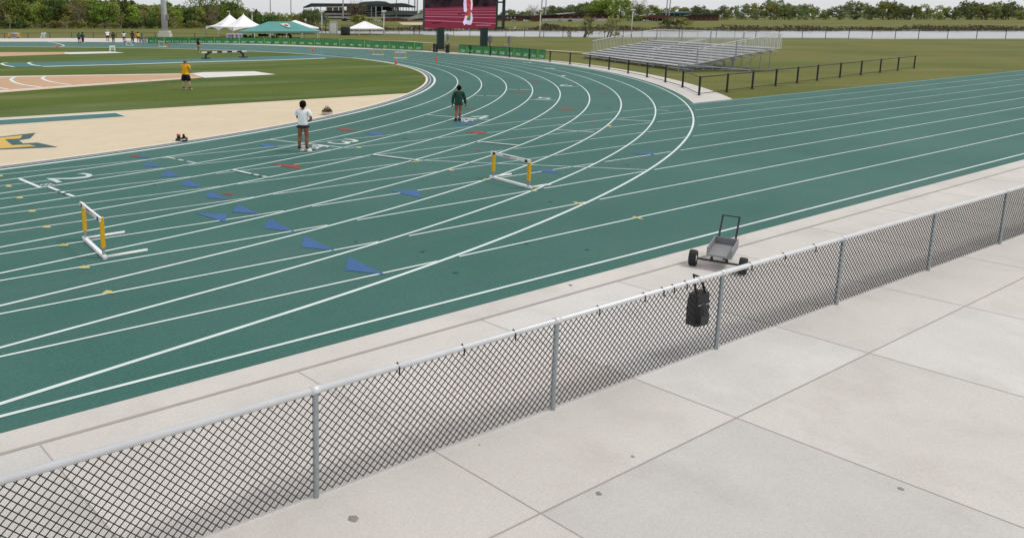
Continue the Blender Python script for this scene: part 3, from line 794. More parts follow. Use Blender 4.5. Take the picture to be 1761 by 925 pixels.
# white marker stand on the grass
s = scale_at(193.5, 89.8); t = far_at('marker_stand', 'small white marker stand with a blank board at the tip of the far runway', 'stand', 193.5, 89.8)
for sx in (-1, 1):
    mb = MB(); mb.box(sx*4*s-.05, sx*4*s+.05, -.05, .05, 0, 10*s); mb.build('leg', 'white', t)
mb = MB(); mb.box(-4.6*s, 4.6*s, -.08, -.04, 7.6*s, 10.6*s); mb.build('board', 'white', t)
mb = MB(); mb.box(-4*s, 4*s, -.04, .04, 4.2*s, 5.2*s); mb.build('crosspiece', 'white', t)
# steeplechase barrier
pa, pb = gp(354, 101.6), gp(418, 99.6); d = pb-pa
bt = thing('steeple_barrier', 'black and white striped steeplechase barrier standing beside the infield lane', 'barrier', (pa+pb)/2, math.atan2(d.y, d.x))
hw = d.length/2; s = scale_at(386, 100.6)
BZ = 9.6*s; ex0 = -hw-7*s; ex1 = hw+6.5*s
mb = MB(); n = 9
for k in range(n):
    a = ex0+(ex1-ex0)*k/n; b2 = ex0+(ex1-ex0)*(k+1)/n; mb.cur = k % 2; mb.box(a, b2, -.08, .08, BZ, BZ+2.4*s)
mb.build('beam', ['white', 'black'], bt)
for sx in (-1, 1):
    mb = MB(); x = sx*hw
    mb.box(x-.09, x+.09, -.06, .06, .1, BZ*.75); mb.bar((x, 0, BZ*.7), (x+(.42 if sx < 0 else -.3), 0, BZ), .14, .18); p = mb.build('leg', 'black_steel', bt)
    mb = MB(); mb.box(x-.36, x+.36, -.35, .35, 0, .12); mb.build('foot_plate', 'black_steel', p)
# cones
def cone(u, v, hpx, lab):
    s = scale_at(u, v); h = hpx*s; t = far_at('traffic_cone', lab, 'cone', u, v, 'orange cones on the far lanes')
    mb = MB(); mb.box(-h*.36, h*.36, -h*.36, h*.36, 0, h*.07); mb.build('base', 'cone', t)
    mb = MB(); mb.lathe([(h*.27, h*.07), (h*.23, h*.3), (h*.16, h*.62), (h*.09, h*.98), (h*.02, h)], 14); mb.build('body', 'cone', t, smooth=True)
for u, v, hp, lab in ((681, 111.4, 8.6, 'tall orange cone on the inner kerb of the bend beside a hurdle'), (750.5, 105.2, 7.4, 'orange cone alone in the middle lanes of the bend'),
                      (538.5, 88.8, 6, 'orange cone on the back lanes before the green banners, below the teal tent'), (98.3, 83, 5.6, 'orange cone at the edge of the far grass left of the athletes'),
                      (291.6, 80.2, 5.5, 'faded orange cone on the back lanes beside the pale hurdle'), (528.5, 87.4, 2.6, 'tiny orange cone just left of the bigger one on the back lanes')):
    cone(u, v, hp, lab)
# starting blocks
def blocks(u, v, lab, rot):
    p = gp(u, v); t = thing('starting_blocks', lab, 'starting blocks', p, rot, 'starting blocks'); t.scale = (.8, .72, .72)
    mb = MB(); mb.box(-.05, .05, -.75, .65, .02, .06); mb.build('rail', 'alu', t)
    for sx, y in ((-1, -.35), (1, .0)):
        mb = MB(); x = sx*.16
        mb.prism([(x-.10, y-.10, .04), (x-.10, y-.34, .03), (x-.10, y-.36, .20), (x-.10, y-.32, .22)], (.20, 0, 0)); p_ = mb.build('foot_pedal', 'white', t)
        mb = MB()
        for q in range(2): mb.ball((x-.045+q*.09, y-.17, .17), .026, .026, .03, 8, 5)
        mb.bar((x-.08, y-.02, .05), (x-.08, y-.20, .17), .02, .03); mb.build('adjuster', 'black', p_)
    mb = MB(); mb.box(-.28, .28, .46, .6, .02, .07); mb.build('anchor', 'white', t)
    return t
blocks(543, 255.6, 'white starting blocks at the heels of the woman in the white shirt', ang(gp(541, 255))+PI/2-PI/2+.05)
blocks(806, 208.4, 'white starting blocks beside the woman in the green jacket', ang(gp(806, 208))+PI/2-PI/2+.1)
# planters
p = gp(562.5, 197.6); s = scale_at(562.5, 197.6)
t = thing('bowl_planter', 'wide beige bowl planter with a dry brown shrub on the apron', 'planter', p, FACE)
mb = MB(); mb.lathe([(7.5*s, 0), (9.0*s, .06), (9.8*s, 4*s), (10.2*s, 4.2*s), (10.2*s, 5.2*s), (9.2*s, 5.2*s), (8.8*s, 4.4*s)], 20); mb.build('bowl', 'planter', t, smooth=False)
mb = MB()
for k in range(420):
    a = random.random()*2*PI; r = math.sqrt(random.random())*8.6*s; top = 4.6*s+(11.5*s)*max(0, 1-(r/(9*s)))**.9*random.random()+random.random()*2.2*s
    c = Vector((r*math.cos(a), r*math.sin(a), top)); q = Vector((random.gauss(0, 1), random.gauss(0, 1), random.gauss(.4, 1))).normalized()
    o_ = q.orthogonal().normalized()*1.0*s; mb.add([c-o_*.6, c+q*2.4*s, c+o_*.6], [(0, 1, 2)])
for k in range(12):
    a = random.random()*2*PI; mb.tube([(0, 0, 4*s), (3*s*math.cos(a), 3*s*math.sin(a), 8*s), (6*s*math.cos(a), 6*s*math.sin(a), (8+4*random.random())*s)], .008, 4)
mb.build('shrub', 'dry_leaf', t)
p = gp(313, 243.2); s = scale_at(313, 243.2)
t = thing('tool_tray', 'dark oblong tray holding red topped tools beside the inside kerb', 'tray', p, FACE)
mb = MB(); mb.prism([(-9.5*s, -.16, 0), (-8.5*s, .16, 0), (8*s, .2, 0), (9.8*s, 0, .02), (8.5*s, -.17, 0)], (0, 0, 5.6*s)); mb.build('tray_body', 'bin_dark', t)
mb = MB(); mb.bar((-.6*s, -.20, 3.5*s), (8.6*s, -.20, 5.2*s), .02, 1.6*s); mb.build('side_stripe', 'white', t)
for x, hh in ((-7, 12.6), (-4.2, 11.6)):
    mb = MB(); mb.lathe([(1.7*s, 4.5*s), (1.8*s, 9*s), (1.2*s, 9.2*s)], 10, (x*s, 0, 0)); q = mb.build('canister', 'cloth_green', t)
    mb = MB(); mb.lathe([(1.4*s, 9.2*s), (2.1*s, 10*s), (2.0*s, hh*s), (.8*s, (hh+.8)*s)], 10, (x*s, 0, 0)); mb.build('cap', 'red_plastic', q)
mb = MB(); mb.tube([(2*s, 0, 5*s), (2.8*s, 0, 12.6*s)], .03, 6); mb.tube([(2.8*s, 0, 12.6*s), (6.4*s, 0, 5*s)], .028, 6); mb.tube([(1.5*s, 0, 6*s), (7*s, 0, 6*s)], .03, 6); mb.build('handle', 'black', t)
# equipment cart at the walkway
wp = gp(1191, 456.2); s = scale_at(1191, 456)
ct = thing('utility_cart', 'two wheeled grey utility cart on fat black tyres parked on the concrete walkway', 'cart', wp, YAW-PI-.60)
def wheel(x, y):
    mb = MB(); r = .145
    prof = [(.075, -.055), (.135, -.06), (r, -.035), (r, .035), (.135, .06), (.075, .055)]
    n = 24; vs = []; fs = []
    for rr, yy in prof:
        for k in range(n): vs.append((x+rr*math.cos(2*PI*k/n), y+yy, r+rr*math.sin(2*PI*k/n)))
    for i in range(len(prof)-1):
        for k in range(n): fs.append((i*n+k, i*n+(k+1) % n, (i+1)*n+(k+1) % n, (i+1)*n+k))
    mb.add(vs, fs); wh = mb.build('wheel', 'rubber', ct, smooth=True)
    m2 = MB(); m2.tube([(x, y-.05, r), (x, y+.05, r)], .08, 20); m2.tube([(x, y-.065, r), (x, y+.065, r)], .025, 10); m2.build('rim', 'lamp_white', wh)
for y in (0, .80): wheel(0, y)
mb = MB(); mb.box(-.75, .08, .22, .62, .24, .275); mb.box(-.75, .08, .22, .24, .275, .40); mb.box(-.75, .08, .60, .62, .275, .40); mb.box(-.75, -.73, .24, .60, .275, .40); mb.build('tray', 'grey_box', ct)
mb = MB(); mb.tube([(0, .05, .145), (0, .75, .145)], .018, 8); mb.box(-.03, .03, .28, .32, .145, .24); mb.box(-.03, .03, .52, .56, .145, .24); mb.build('axle', 'black_steel', ct)
mb = MB(); mb.box(-.66, -.62, .40, .44, .0, .24); mb.build('stand', 'black_steel', ct)
mb = MB(); mb.tube([(-.74, .28, .3), (-1.12, .28, .72), (-1.12, .56, .72), (-.74, .56, .3)], .018, 8); mb.build('handle', 'black_steel', ct)

# ---------------------------------------------------------------- banners
def fence_path_pts(): return FENCE
BAN = [gp(u, v) for u, v in [(727, 88.6), (690, 86.6), (660, 84.8), (630, 83.2), (600, 81.6), (570, 80.3), (540, 79.3), (500, 77.9), (450, 77), (400, 76.4), (350, 76.0), (300, 75.7), (254, 75.3)]]
BAN2 = [gp(u, v) for u, v in [(938, 103.9), (915, 101.6), (890, 99.3), (860, 96.9), (830, 94.8), (808, 93.4), (789, 92.3)]]
def along(pts, cuts):
    L_ = [0]
    for a, b in zip(pts, pts[1:]): L_.append(L_[-1]+(b-a).length)
    res = []
    for c in cuts:
        x = c*L_[-1]
        for i in range(len(pts)-1):
            if x <= L_[i+1]+1e-6: res.append(pts[i].lerp(pts[i+1], (x-L_[i])/(L_[i+1]-L_[i]))); break
    return res
ban0 = {}
def u_of(p):
    q = p-CAM0; D = q.dot(FW); l = q.dot(RT); Z = p.z-CAMH
    return 600+FOC*l/(D*math.cos(PITCH)-Z*math.sin(PITCH))
def banner_run(pts, n, lab):
    # equal spacing as seen on the survey
    fine = along(pts, [i/400 for i in range(401)]); us = [u_of(p) for p in fine]
    def at(u):
        for i in range(400):
            if (us[i]-u)*(us[i+1]-u) <= 0: return fine[i].lerp(fine[i+1], (u-us[i])/(us[i+1]-us[i]) if us[i+1] != us[i] else 0)
        return fine[-1]
    cuts = [at(us[0]+(us[-1]-us[0])*i/n) for i in range(n+1)]
    for i in range(n):
        a, b = cuts[i+1], cuts[i]; d = b-a; c = (a+b)/2
        t = thing('fence_banner', lab, 'banner', c, math.atan2(d.y, d.x), 'green banners round the outside of the bend')
        wl = d.length*.47; hgt = 1.02
        mb = MB(); mb.box(-wl, wl, -.012, .012, .07, hgt); mb.build('banner_sheet', 'banner', t)
        mb = MB(); mb.box(-wl-.035, -wl, -.02, .02, .0, hgt+.03); mb.build('edge_pole', 'shoe_yellow' if i % 3 == 0 else 'banner', t)
banner_run(BAN, 33, 'green banner with pale lettering, one of the long row left of the screen posts')
banner_run(BAN2, 11, 'green banner with pale lettering, one of the short row right of the screen posts')

# ---------------------------------------------------------------- video board
bl, br = gp(757, 86.2), gp(831.5, 85.6)
d = br-bl; vb = thing('video_board', 'large video screen on two dark green posts showing a runner on a red track', 'screen', bl, math.atan2(d.y, d.x))
dist = (bl-CAM0).dot(FW); dist2 = (br-CAM0).dot(FW); s = dist/FOC
wd = d.length
# two posts, screen box, open frame
mb = MB(); mb.box(-.42, .42, -.35, .35, 0, 2.9); mb.build('post', 'board_green', vb)
mb = MB(); mb.box(wd-.42, wd+.42, -.35, .35, 0, 2.9); mb.build('post', 'board_green', vb)
sx0 = -30*s; sx1 = wd+19.5*s; zb = CAMH-21.6*s; zt = zb+7.4
mb = MB(); mb.box(sx0, sx1, -.30, .5, zb, zt); fr = mb.build('cabinet', 'board_green', vb)
def flat(name, pts, m, y, par): 
    mb = MB(); mb.poly([(sx0+(sx1-sx0)*a, y, zb+(zt-zb)*b) for a, b in pts]); return mb.build(name, m, par)
ZV = (zt-zb)/s                    # height of the screen in survey pixels
def vz(v): return (50.2-v)/ZV
flat('screen_picture', [(.006, .006), (.994, .006), (.994, .994), (.006, .994)], 'scr_track', -.302, fr)
flat('picture_crowd', [(.006, vz(15.6)), (.25, vz(14.6)), (.5, vz(13.2)), (.75, vz(13.6)), (.994, vz(12.5)), (.994, .994), (.006, .994)], 'scr_crowd', -.304, fr)
for v0, v1, t_ in ((17.6, 17.2, .35), (22, 21.6, .5), (25.4, 26.4, .55), (29.4, 32, .7), (35.6, 41.6, .8), (47.4, 50.4, .9)):
    if v0 < 47: flat('picture_line', [(.006, vz(v0+t_/2)), (.994, vz(v1+t_/2)), (.994, vz(v1-t_/2)), (.006, vz(v0-t_/2))], 'scr_line', -.306, fr)
    else: flat('picture_line', [(.006, vz(48.4)), (.14, vz(49.8)), (.006, vz(49.4))], 'scr_line', -.306, fr)
def px(pts): return [((u-727)/124, vz(v)) for u, v in pts]
# the runner on the picture, seen from the shoulder down
flat('picture_figure', px([(797, -12), (806, -12), (808.6, 4), (809, 12), (807.6, 22), (805, 26), (807.4, 30), (803, 34), (799, 29), (795.5, 31), (797.5, 24), (795.8, 16), (796, 6)]), 'scr_skin', -.308, fr)
flat('picture_figure', px([(794.2, -4), (797.6, -6), (798.6, 8), (800, 20), (797.8, 23), (794.4, 21), (793.4, 8)]), 'scr_white', -.310, fr)
flat('picture_figure', px([(804, -6), (808, -2), (809.4, 10), (808.4, 20), (805.8, 17), (806.4, 8)]), 'scr_skin_lit', -.312, fr)
flat('picture_figure', px([(806.6, 22), (808.4, 24), (810.4, 33), (808.6, 41), (806.4, 43.8), (804, 43), (805.6, 36)]), 'scr_white', -.3135, fr)
flat('picture_figure', px([(796.6, 29), (800.6, 28), (801, 33), (805, 36), (803.6, 43.5), (798, 42), (795.6, 44.4), (793, 39), (796, 34)]), 'scr_white', -.311, fr)
flat('picture_figure', px([(802.6, 28.4), (806.4, 27.8), (806.4, 35.4), (803, 37), (799.4, 34.6)]), 'scr_green', -.315, fr)
flat('picture_figure', px([(799, 27), (803, 28.6), (801.4, 33), (798.8, 34), (800, 30)]), 'scr_orange', -.317, fr)
flat('picture_figure', px([(783, 24.4), (796, 22.6), (797, 25), (784.6, 26.4)]), 'scr_shadow', -.309, fr)
flat('picture_shadow', px([(738, 39.6), (757, 38.4), (757, 40), (742, 42.6)]), 'scr_shadow', -.309, fr)
for i in range(11): flat('picture_caption', px([(816+i*2.4, 43.6), (817.7+i*2.4, 43.6), (817.7+i*2.4, 45.2), (816+i*2.4, 45.2)]), 'scr_text', -.308, fr)
mb = MB(); fx0 = sx1+.02; fx1 = sx1+16.5*s
mb.box(fx0, fx0+.24, -.2, .2, zb-.1, zt); mb.box(fx1-.28, fx1, -.2, .2, zb-.05, zt)
for z in (zb+.0, zb+3.35, zb+6.6): mb.box(fx0+.24, fx1-.28, -.12, .12, z, z+.2)
mb.build('open_frame', 'board_green', vb)
mb = MB(); mb.box(-1.0, 1.0, -.8, .8, -.02, .10); mb.build('footing', 'kerb', vb)
# gate under the board
g0 = gp(746.5, 90.3); g1 = gp(770.5, 91.6); d = g1-g0
gt = thing('fence_gate', 'black steel gate with thick posts under the video screen', 'gate', g0, math.atan2(d.y, d.x)); s = scale_at(758, 91)
mb = MB(); L_ = d.length
for x in (0, L_*.18): mb.box(x-.1, x+.1, -.1, .1, 0, 15*s)
for x in (L_*.9, L_): mb.box(x-.1, x+.1, -.1, .1, 0, 13.5*s)
mb.build('gate_post', 'black_steel', gt)
mb = MB(); mb.box(L_*.18, L_*.9, -.03, .03, 8*s, 9*s); mb.box(L_*.18, L_*.9, -.03, .03, 4.8*s, 6*s)
for k in range(9): x = L_*(.2+.07*k); mb.box(x-.02, x+.02, -.02, .02, 5*s, 12*s)
mb.build('gate_panel', 'black_steel', gt)
# service boxes
def cabinet(name, lab, cat, u, vb_, vt, w_, m='grey_box', post=True):
    s = scale_at(u, vb_); t = far_at(name, lab, cat, u, vb_); hh = (vb_-vt)*s; hw = w_*s/2
    if post:
        mb = MB(); mb.box(-hw*.3, hw*.3, -.08, .08, 0, hh*.55); mb.build('stand', m, t)
        mb = MB(); mb.box(-hw, hw, -.25, .25, hh*.5, hh*.92); mb.build('box', m, t)
        mb = MB(); mb.box(-hw*.5, hw*.6, -.1, .1, hh*.92, hh); mb.build('cap', 'alu_dark', t)
        mb = MB(); mb.box(-hw*.2, hw*.75, -.27, -.25, hh*.55, hh*.86); mb.build('hatch', 'alu_dark', t)
    else:
        mb = MB(); mb.box(-hw, hw, -.3, .3, .0, hh); mb.build('box', m, t)
        mb = MB(); mb.box(-hw-.03, hw+.03, -.33, .33, hh, hh+.05); mb.build('lid', 'alu_dark', t)
    return t
cabinet('control_box', 'pale grey electrical control box on a pedestal beside the left screen post', 'electrical box', 768.5, 82, 59, 7, 'alu')
cabinet('control_box', 'dark grey electrical cabinet on legs beside the right screen post', 'electrical box', 842, 82.5, 62.5, 7.5)
cabinet('service_pedestal', 'slim grey service pedestal on the lawn right of the screen', 'electrical box', 875, 84, 63, 4.2)
s = scale_at(868, 84.2); t = tag(MB().ball((0, 0, .25), 5*s, 3*s, 4.4*s, 9, 6, .3).build('boulder', 'stone', loc=gp(868.5, 84.2), rotz=FACE), 'low brown boulder at the foot of the grey pedestal', 'rock')

# ---------------------------------------------------------------- floodlight mast, lamps
p = gp(284, 64); s = scale_at(284, 64)
t = thing('floodlight_mast', 'thick tapering grey floodlight mast on a concrete block behind the back straight', 'light mast', p, FACE)
mb = MB(); mb.box(-10*s, 10*s, -1.2, 1.2, 0, 6.5*s); mb.box(-8.5*s, 8.5*s, -1.0, 1.0, 6.5*s, 10*s); mb.build('footing', 'pad', t)
mb = MB(); mb.tube([(0, 0, 9*s), (-.2*s, 0, 40*s), (-1.2*s, 0, 70*s), (-2*s, 0, 220*s)], [5.6*s, 5.0*s, 4.4*s, 2.6*s], 12); mb.build('pole', 'pole_grey', t, smooth=True)
mb = MB(); mb.box(-3.6*s, -1.6*s, -.75, -.50, 29*s, 49*s); mb.build('cable_cover', 'alu_dark', t)
mb = MB(); mb.box(4.4*s, 6.6*s, -.5, .3, 29*s, 37.5*s); mb.build('junction_box', 'grey_box', t)
mb = MB(); mb.box(-22*s, 18*s, -.3, .3, 212*s, 216*s); 
for k in range(6): mb.box((-20+k*6.6)*s, (-15+k*6.6)*s, -.5, .0, 216*s, 221*s)
mb.build('lamp_bank', 'alu', t)
def lamp(u, vt, vb_, dd, lab):
    p = dp(u, vb_, dd); l = (p-CAM0).dot(RT); z0 = min(terr(l, dd), p.z); p.z = z0; s = dd/FOC; h = dp(u, vt, dd).z-z0
    t = thing('street_lamp', lab, 'street lamp', p, FACE, 'white lamp posts along the river path')
    mb = MB(); mb.tube([(0, 0, 0), (0, 0, h-.35)], [.95*s, .75*s], 8); mb.build('pole', 'lamp_white', t, smooth=True)
    mb = MB(); mb.lathe([(.5*s, h-.5), (3.4*s, h-.25), (4.4*s, h-.12), (4.0*s, h), (.6*s, h+.06)], 14); mb.build('lamp_head', 'lamp_white', t)
lamp(434, 19.5, 57, 185, 'white lamp post rising behind the white twin peaked tent')
lamp(553.5, 20, 57.5, 186, 'white lamp post between the teal tent and the grey cabin')
lamp(660, 19, 59, 184, 'white lamp post at the right end of the low white tent')
lamp(928, 17, 63.5, 160, 'white lamp post standing in front of the river right of the screen')
lamp(1085.5, 16.5, 64, 158, 'white lamp post behind the bleacher railing')
def mast(u, vb_, dd, lab, tilt=0.0, r=.22, top=34):
    p = dp(u, vb_, dd); t = thing('stadium_mast', lab, 'light mast', p, FACE, 'thin floodlight masts far behind')
    mb = MB(); mb.tube([(0, 0, -3), (tilt, 0, top)], [r*1.6, r], 6); mb.build('pole', 'pole_grey', t)
    mb = MB(); mb.box(tilt-2.2, tilt+2.2, -.3, .3, top-.2, top+.3)
    for k in range(5): mb.box(tilt-2+k*.85, tilt-1.4+k*.85, -.4, .4, top+.3, top+1.0)
    mb.build('lamp_bank', 'alu', t)
for u, vb_, lab in ((465, 19, 'thin grey mast standing left of the far roofed stadium, the first of two'), (500.5, 30, 'thin grey mast just left of the far roofed stadium'),
                    (590, 30, 'thin grey mast before the left wing of the stadium'), (681.5, 26, 'thin grey mast before the right wing of the stadium'),
                    (703, 8, 'dark thin mast rising over the right wing of the stadium'), (713, 24, 'paired grey mast at the right tip of the stadium, left one'), (717.5, 24, 'paired grey mast at the right tip of the stadium, right one'),
                    (931, 17, 'thin mast behind the brown low building, left of two'), (938.5, 19, 'thin mast behind the brown low building, right of two'),
                    (1145, 28, 'pale mast before the teal roofed building, left of two'), (1150, 29, 'pale mast before the teal roofed building, right of two')):
    mast(u, vb_, 600, lab, 1.2 if u > 1100 or u in (931,) else 0, .42 if u in (590, 713, 717.5) else .3)

# ---------------------------------------------------------------- people
def skin(verts, edges, radii, root, level=1):
    me = bpy.data.meshes.new('s'); me.from_pydata(verts, edges, []); o = bpy.data.objects.new('s', me); C.objects.link(o)
    o.modifiers.new('k', 'SKIN').branch_smoothing = .6
    for i, r in enumerate(radii):
        q = me.skin_vertices[0].data[i]; q.radius = r if isinstance(r, tuple) else (r, r); q.use_root = (i == root)
    sb = o.modifiers.new('u', 'SUBSURF'); sb.levels = level; sb.render_levels = level
    dg = bpy.context.evaluated_depsgraph_get(); out = bpy.data.meshes.new_from_object(o.evaluated_get(dg))
    bpy.data.objects.remove(o); bpy.data.meshes.remove(me)
    out.polygons.foreach_set('use_smooth', [True]*len(out.polygons)); return out
def mesh_obj(name, me, m, parent, scl):
    for v in me.vertices: v.co = Vector((v.co.x*scl[0], v.co.y*scl[1], v.co.z*scl[2]))
    me.name = name; me.materials.clear(); me.materials.append(M[m])
    o = bpy.data.objects.new(name, me); C.objects.link(o); o.parent = parent; return o
class Fig:
    def __init__(s): s.v = []; s.e = []; s.r = []
    def n(s, p, r, par=None):
        s.v.append(tuple(p)); s.r.append(r); i = len(s.v)-1
        if par is not None: s.e.append((par, i))
        return i
BASE = dict(pelvis=(0, 0, .525), waist=(0, .005, .61), chest=(0, .0, .72), neck=(0, .0, .825), head=(0, .012, .885), crown=(0, .012, .95),
            sl=(-.10, 0, .795), el=(-.135, -.015, .635), wl=(-.145, .03, .50), sr=(.10, 0, .795), er=(.135, -.015, .635), wr=(.145, .03, .50),
            hl=(-.055, 0, .50), kl=(-.06, .012, .28), al=(-.062, -.012, .055), hr=(.055, 0, .50), kr=(.06, .012, .28), ar=(.062, -.012, .055), tl=(-.068, .10, .018), tr=(.068, .10, .018))
def person(label, loc, rotz, ht, pose, skin_m='skin_dark', top='cloth_white', sleeve='short', bottom='cloth_navy', shorts=.46, shoe='shoe_white', sock=None, hair='hair_black', hairk='afro', hands=False, girth=1.14, level=1, hat=None, bulk=1.0, group=None):
    P = {k: Vector(v) for k, v in BASE.items()}
    for k, v in pose.items(): P[k] = Vector(v)
    t = thing('person', label, 'person', loc, rotz, group)
    scl = (ht*girth, ht*1.05, ht)
    f = Fig(); b = bulk
    pe = f.n(P['pelvis'], (.075*b, .060*b)); wa = f.n(P['waist'], (.066*b, .052*b), pe); ch = f.n(P['chest'], (.080*b, .060*b), wa)
    nk = f.n(P['neck'], .032, ch); hd = f.n(P['head'], (.048, .056), nk); cr = f.n(P['crown'], (.040, .046), hd)
    if hands:
        fwd = Vector((0, .05, -.008)); f.n(P['head']+Vector((0, .068, -.004)), .012, hd)      # nose
    for s in 'lr':
        sh = f.n(P['s'+s], .036*b, ch); el = f.n(P['e'+s], .026, sh); wr = f.n(P['w'+s], .018, el)
        d = (P['w'+s]-P['e'+s]).normalized()
        pa = f.n(P['w'+s]+d*.030, (.020, .013), wr); en = f.n(P['w'+s]+d*.052, (.020, .010), pa)
        if hands:
            sd_ = d.cross(Vector((0, 1, 0.2))).normalized(); up = sd_.cross(d).normalized()
            for q, (off, ln) in enumerate(((-.016, .036), (-.0055, .042), (.005, .040), (.0155, .032))):
                a = f.n(P['w'+s]+d*(.058+ln*.45)+sd_*off+up*.003, .0052, en); f.n(P['w'+s]+d*(.058+ln*.9)+sd_*off*1.05+up*.012, .0042, a)
            th = f.n(P['w'+s]+d*.040+up*.022, .006, pa); f.n(P['w'+s]+d*.062+up*.028, .0048, th)
        hp = f.n(P['h'+s], .066*b, pe); th_ = f.n(P['h'+s].lerp(P['k'+s], .5), .050*b, hp); kn = f.n(P['k'+s], .036, th_)
        cf = f.n(P['k'+s].lerp(P['a'+s], .35)+Vector((0, -.012, 0)), .040, kn); an = f.n(P['a'+s], .020, cf)
        he = f.n(P['a'+s]+Vector((0, -.012, -.03)), .020, an); f.n(P['t'+s], .016, an)
    mesh_obj('body', skin(f.v, f.e, f.r, pe, level), skin_m, t, scl)
    # shirt: hem below the waist, closed up to the neck
    f = Fig(); g = .020
    hem = f.n(P['pelvis']+Vector((0, 0, -.012)), (.086*b+g, .072*b+g)); wa = f.n(P['waist'], (.080*b+g, .064*b+g), hem); ch = f.n(P['chest'], (.090*b+g, .068*b+g), wa)
    yo = f.n(P['chest'].lerp(P['neck'], .62), (.070*b+g*.5, .052*b+g*.5), ch); f.n(P['chest'].lerp(P['neck'], 1.0), (.040, .040), yo)
    for s in 'lr':
        sh = f.n(P['s'+s]+Vector((0, 0, .002)), .040*b+g*.4, yo)
        if sleeve == 'none': continue
        if sleeve == 'short': f.n(P['s'+s].lerp(P['e'+s], .42), .036*b+g*.5, sh); f.n(P['s'+s].lerp(P['e'+s], .72), .034*b+g*.6, len(f.v)-1)
        else: e_ = f.n(P['e'+s], .032+g*.6, sh); f.n(P['w'+s].lerp(P['e'+s], .0), .026+g*.4, e_)
    mesh_obj('shirt', skin(f.v, f.e, f.r, wa, level), top, t, scl)
    f = Fig(); pe = f.n(P['pelvis'], (.088*b+.006, .074*b+.006)); f.n(P['waist'].lerp(P['pelvis'], .3), (.078*b+.006, .064*b+.006), pe)
    for s in 'lr':
        hp = f.n(P['h'+s], .070*b+.010, pe)
        if shorts < .1: kn = f.n(P['k'+s], .054, hp); f.n(P['a'+s]+Vector((0, 0, .02)), .040, kn)
        else: f.n(P['h'+s].lerp(P['k'+s], shorts*.5), .066*b+.012, hp); f.n(P['h'+s].lerp(P['k'+s], shorts*1.12), .060*b+.012, len(f.v)-1)
    mesh_obj('trousers' if shorts < .1 else 'shorts', skin(f.v, f.e, f.r, pe, level), bottom, t, scl)
    for s in 'lr':
        A, T = P['a'+s], P['t'+s]; f = Fig()
        d = (T-A); d.z = 0; d = d.normalized()
        a = f.n(Vector((A.x, A.y, 0))-d*.028+Vector((0, 0, max(.026, A.z-.03))), .034); m_ = f.n(T*.5+A*.5-Vector((0, 0, (A.z-T.z)*.35)), (.036, .030), a); f.n(T+d*.012, (.034, .022), m_); f.n(A+Vector((0, 0, -.010)), .031, a)
        mesh_obj('shoe', skin(f.v, f.e, f.r, a, level), shoe, t, scl)
        if sock:
            f = Fig(); a = f.n(A+Vector((0, 0, .0)), .025); f.n(A.lerp(P['k'+s], .30), .033, a); mesh_obj('sock', skin(f.v, f.e, f.r, a, level), sock, t, scl)
    hc = P['head']; mb = MB()
    if hairk == 'afro':
        mb.ball((hc.x, hc.y-.012, hc.z+.036), .062, .066, .064, 14, 10, .30); mb.ball((hc.x, hc.y-.03, hc.z+.005), .055, .042, .045, 12, 8, .2)
    elif hairk == 'bun':
        mb.ball((hc.x, hc.y-.012, hc.z+.032), .060, .060, .056, 14, 10, .16); mb.ball((hc.x, hc.y-.02, hc.z+.075), .042, .042, .034, 12, 8, .2); mb.ball((hc.x, hc.y-.028, hc.z), .050, .036, .045, 10, 8, .1)
    else:
        mb.ball((hc.x, hc.y-.010, hc.z+.036), .052, .060, .046, 14, 10, .05); mb.ball((hc.x, hc.y-.03, hc.z+.01), .047, .036, .045, 12, 8, .05)
    mesh_obj('hair', mb.build('h', hair).data, hair, t, scl)
    for o in list(C.objects):
        if o.name.split('.')[0] == 'h' and o.parent is None: bpy.data.objects.remove(o)
    if hat:
        mb = MB(); mb.lathe([(.062, .05), (.06, .08), (.045, .105), (.01, .112)], 14, (hc.x, hc.y, hc.z)); mb.lathe([(.095, .046), (.095, .054), (.05, .06)], 16, (hc.x, hc.y, hc.z))
        o = mb.build('h', hat); mesh_obj('hat', o.data, hat, t, scl); bpy.data.objects.remove(o)
    if hands:
        for s in (-1, 1):
            mb = MB(); mb.ball((hc.x+s*.054, hc.y, hc.z+.0), .008, .014, .019, 8, 6); o = mb.build('h', skin_m); mesh_obj('ear', o.data, skin_m, t, scl); bpy.data.objects.remove(o)
            mb = MB(); mb.ball((hc.x+s*.020, hc.y+.053, hc.z+.014), .008, .006, .005, 8, 6); o = mb.build('h', 'black'); mesh_obj('eye', o.data, 'black', t, scl); bpy.data.objects.remove(o)
        mb = MB(); mb.ball((hc.x, hc.y+.050, hc.z-.030), .017, .006, .005, 8, 6); o = mb.build('h', 'cloth_maroon'); mesh_obj('mouth', o.data, 'cloth_maroon', t, scl); bpy.data.objects.remove(o)
    return t
def hpx(u, vt, vb_): return (vb_-vt)*scale_at(u, vb_)*1.01
away = FACE
person('woman in a white t-shirt and tiny black shorts standing with folded arms at starting blocks', gp(521.5, 261), away-.12, hpx(521, 171, 261), dict(
    el=(-.108, .05, .65), wl=(.01, .125, .60), er=(.150, .0, .625), wr=(.035, .115, .555), hl=(-.055, 0, .50), kl=(-.062, .008, .285), al=(-.072, -.006, .05), tl=(-.002, .055, .016), kr=(.068, .01, .285), ar=(.062, -.004, .05), tr=(.145, .045, .016)),
    top='cloth_white', bottom='cloth_navy', shorts=.16, shoe='shoe_white', sock='cloth_black', hairk='afro', hands=True, level=2, girth=1.08)
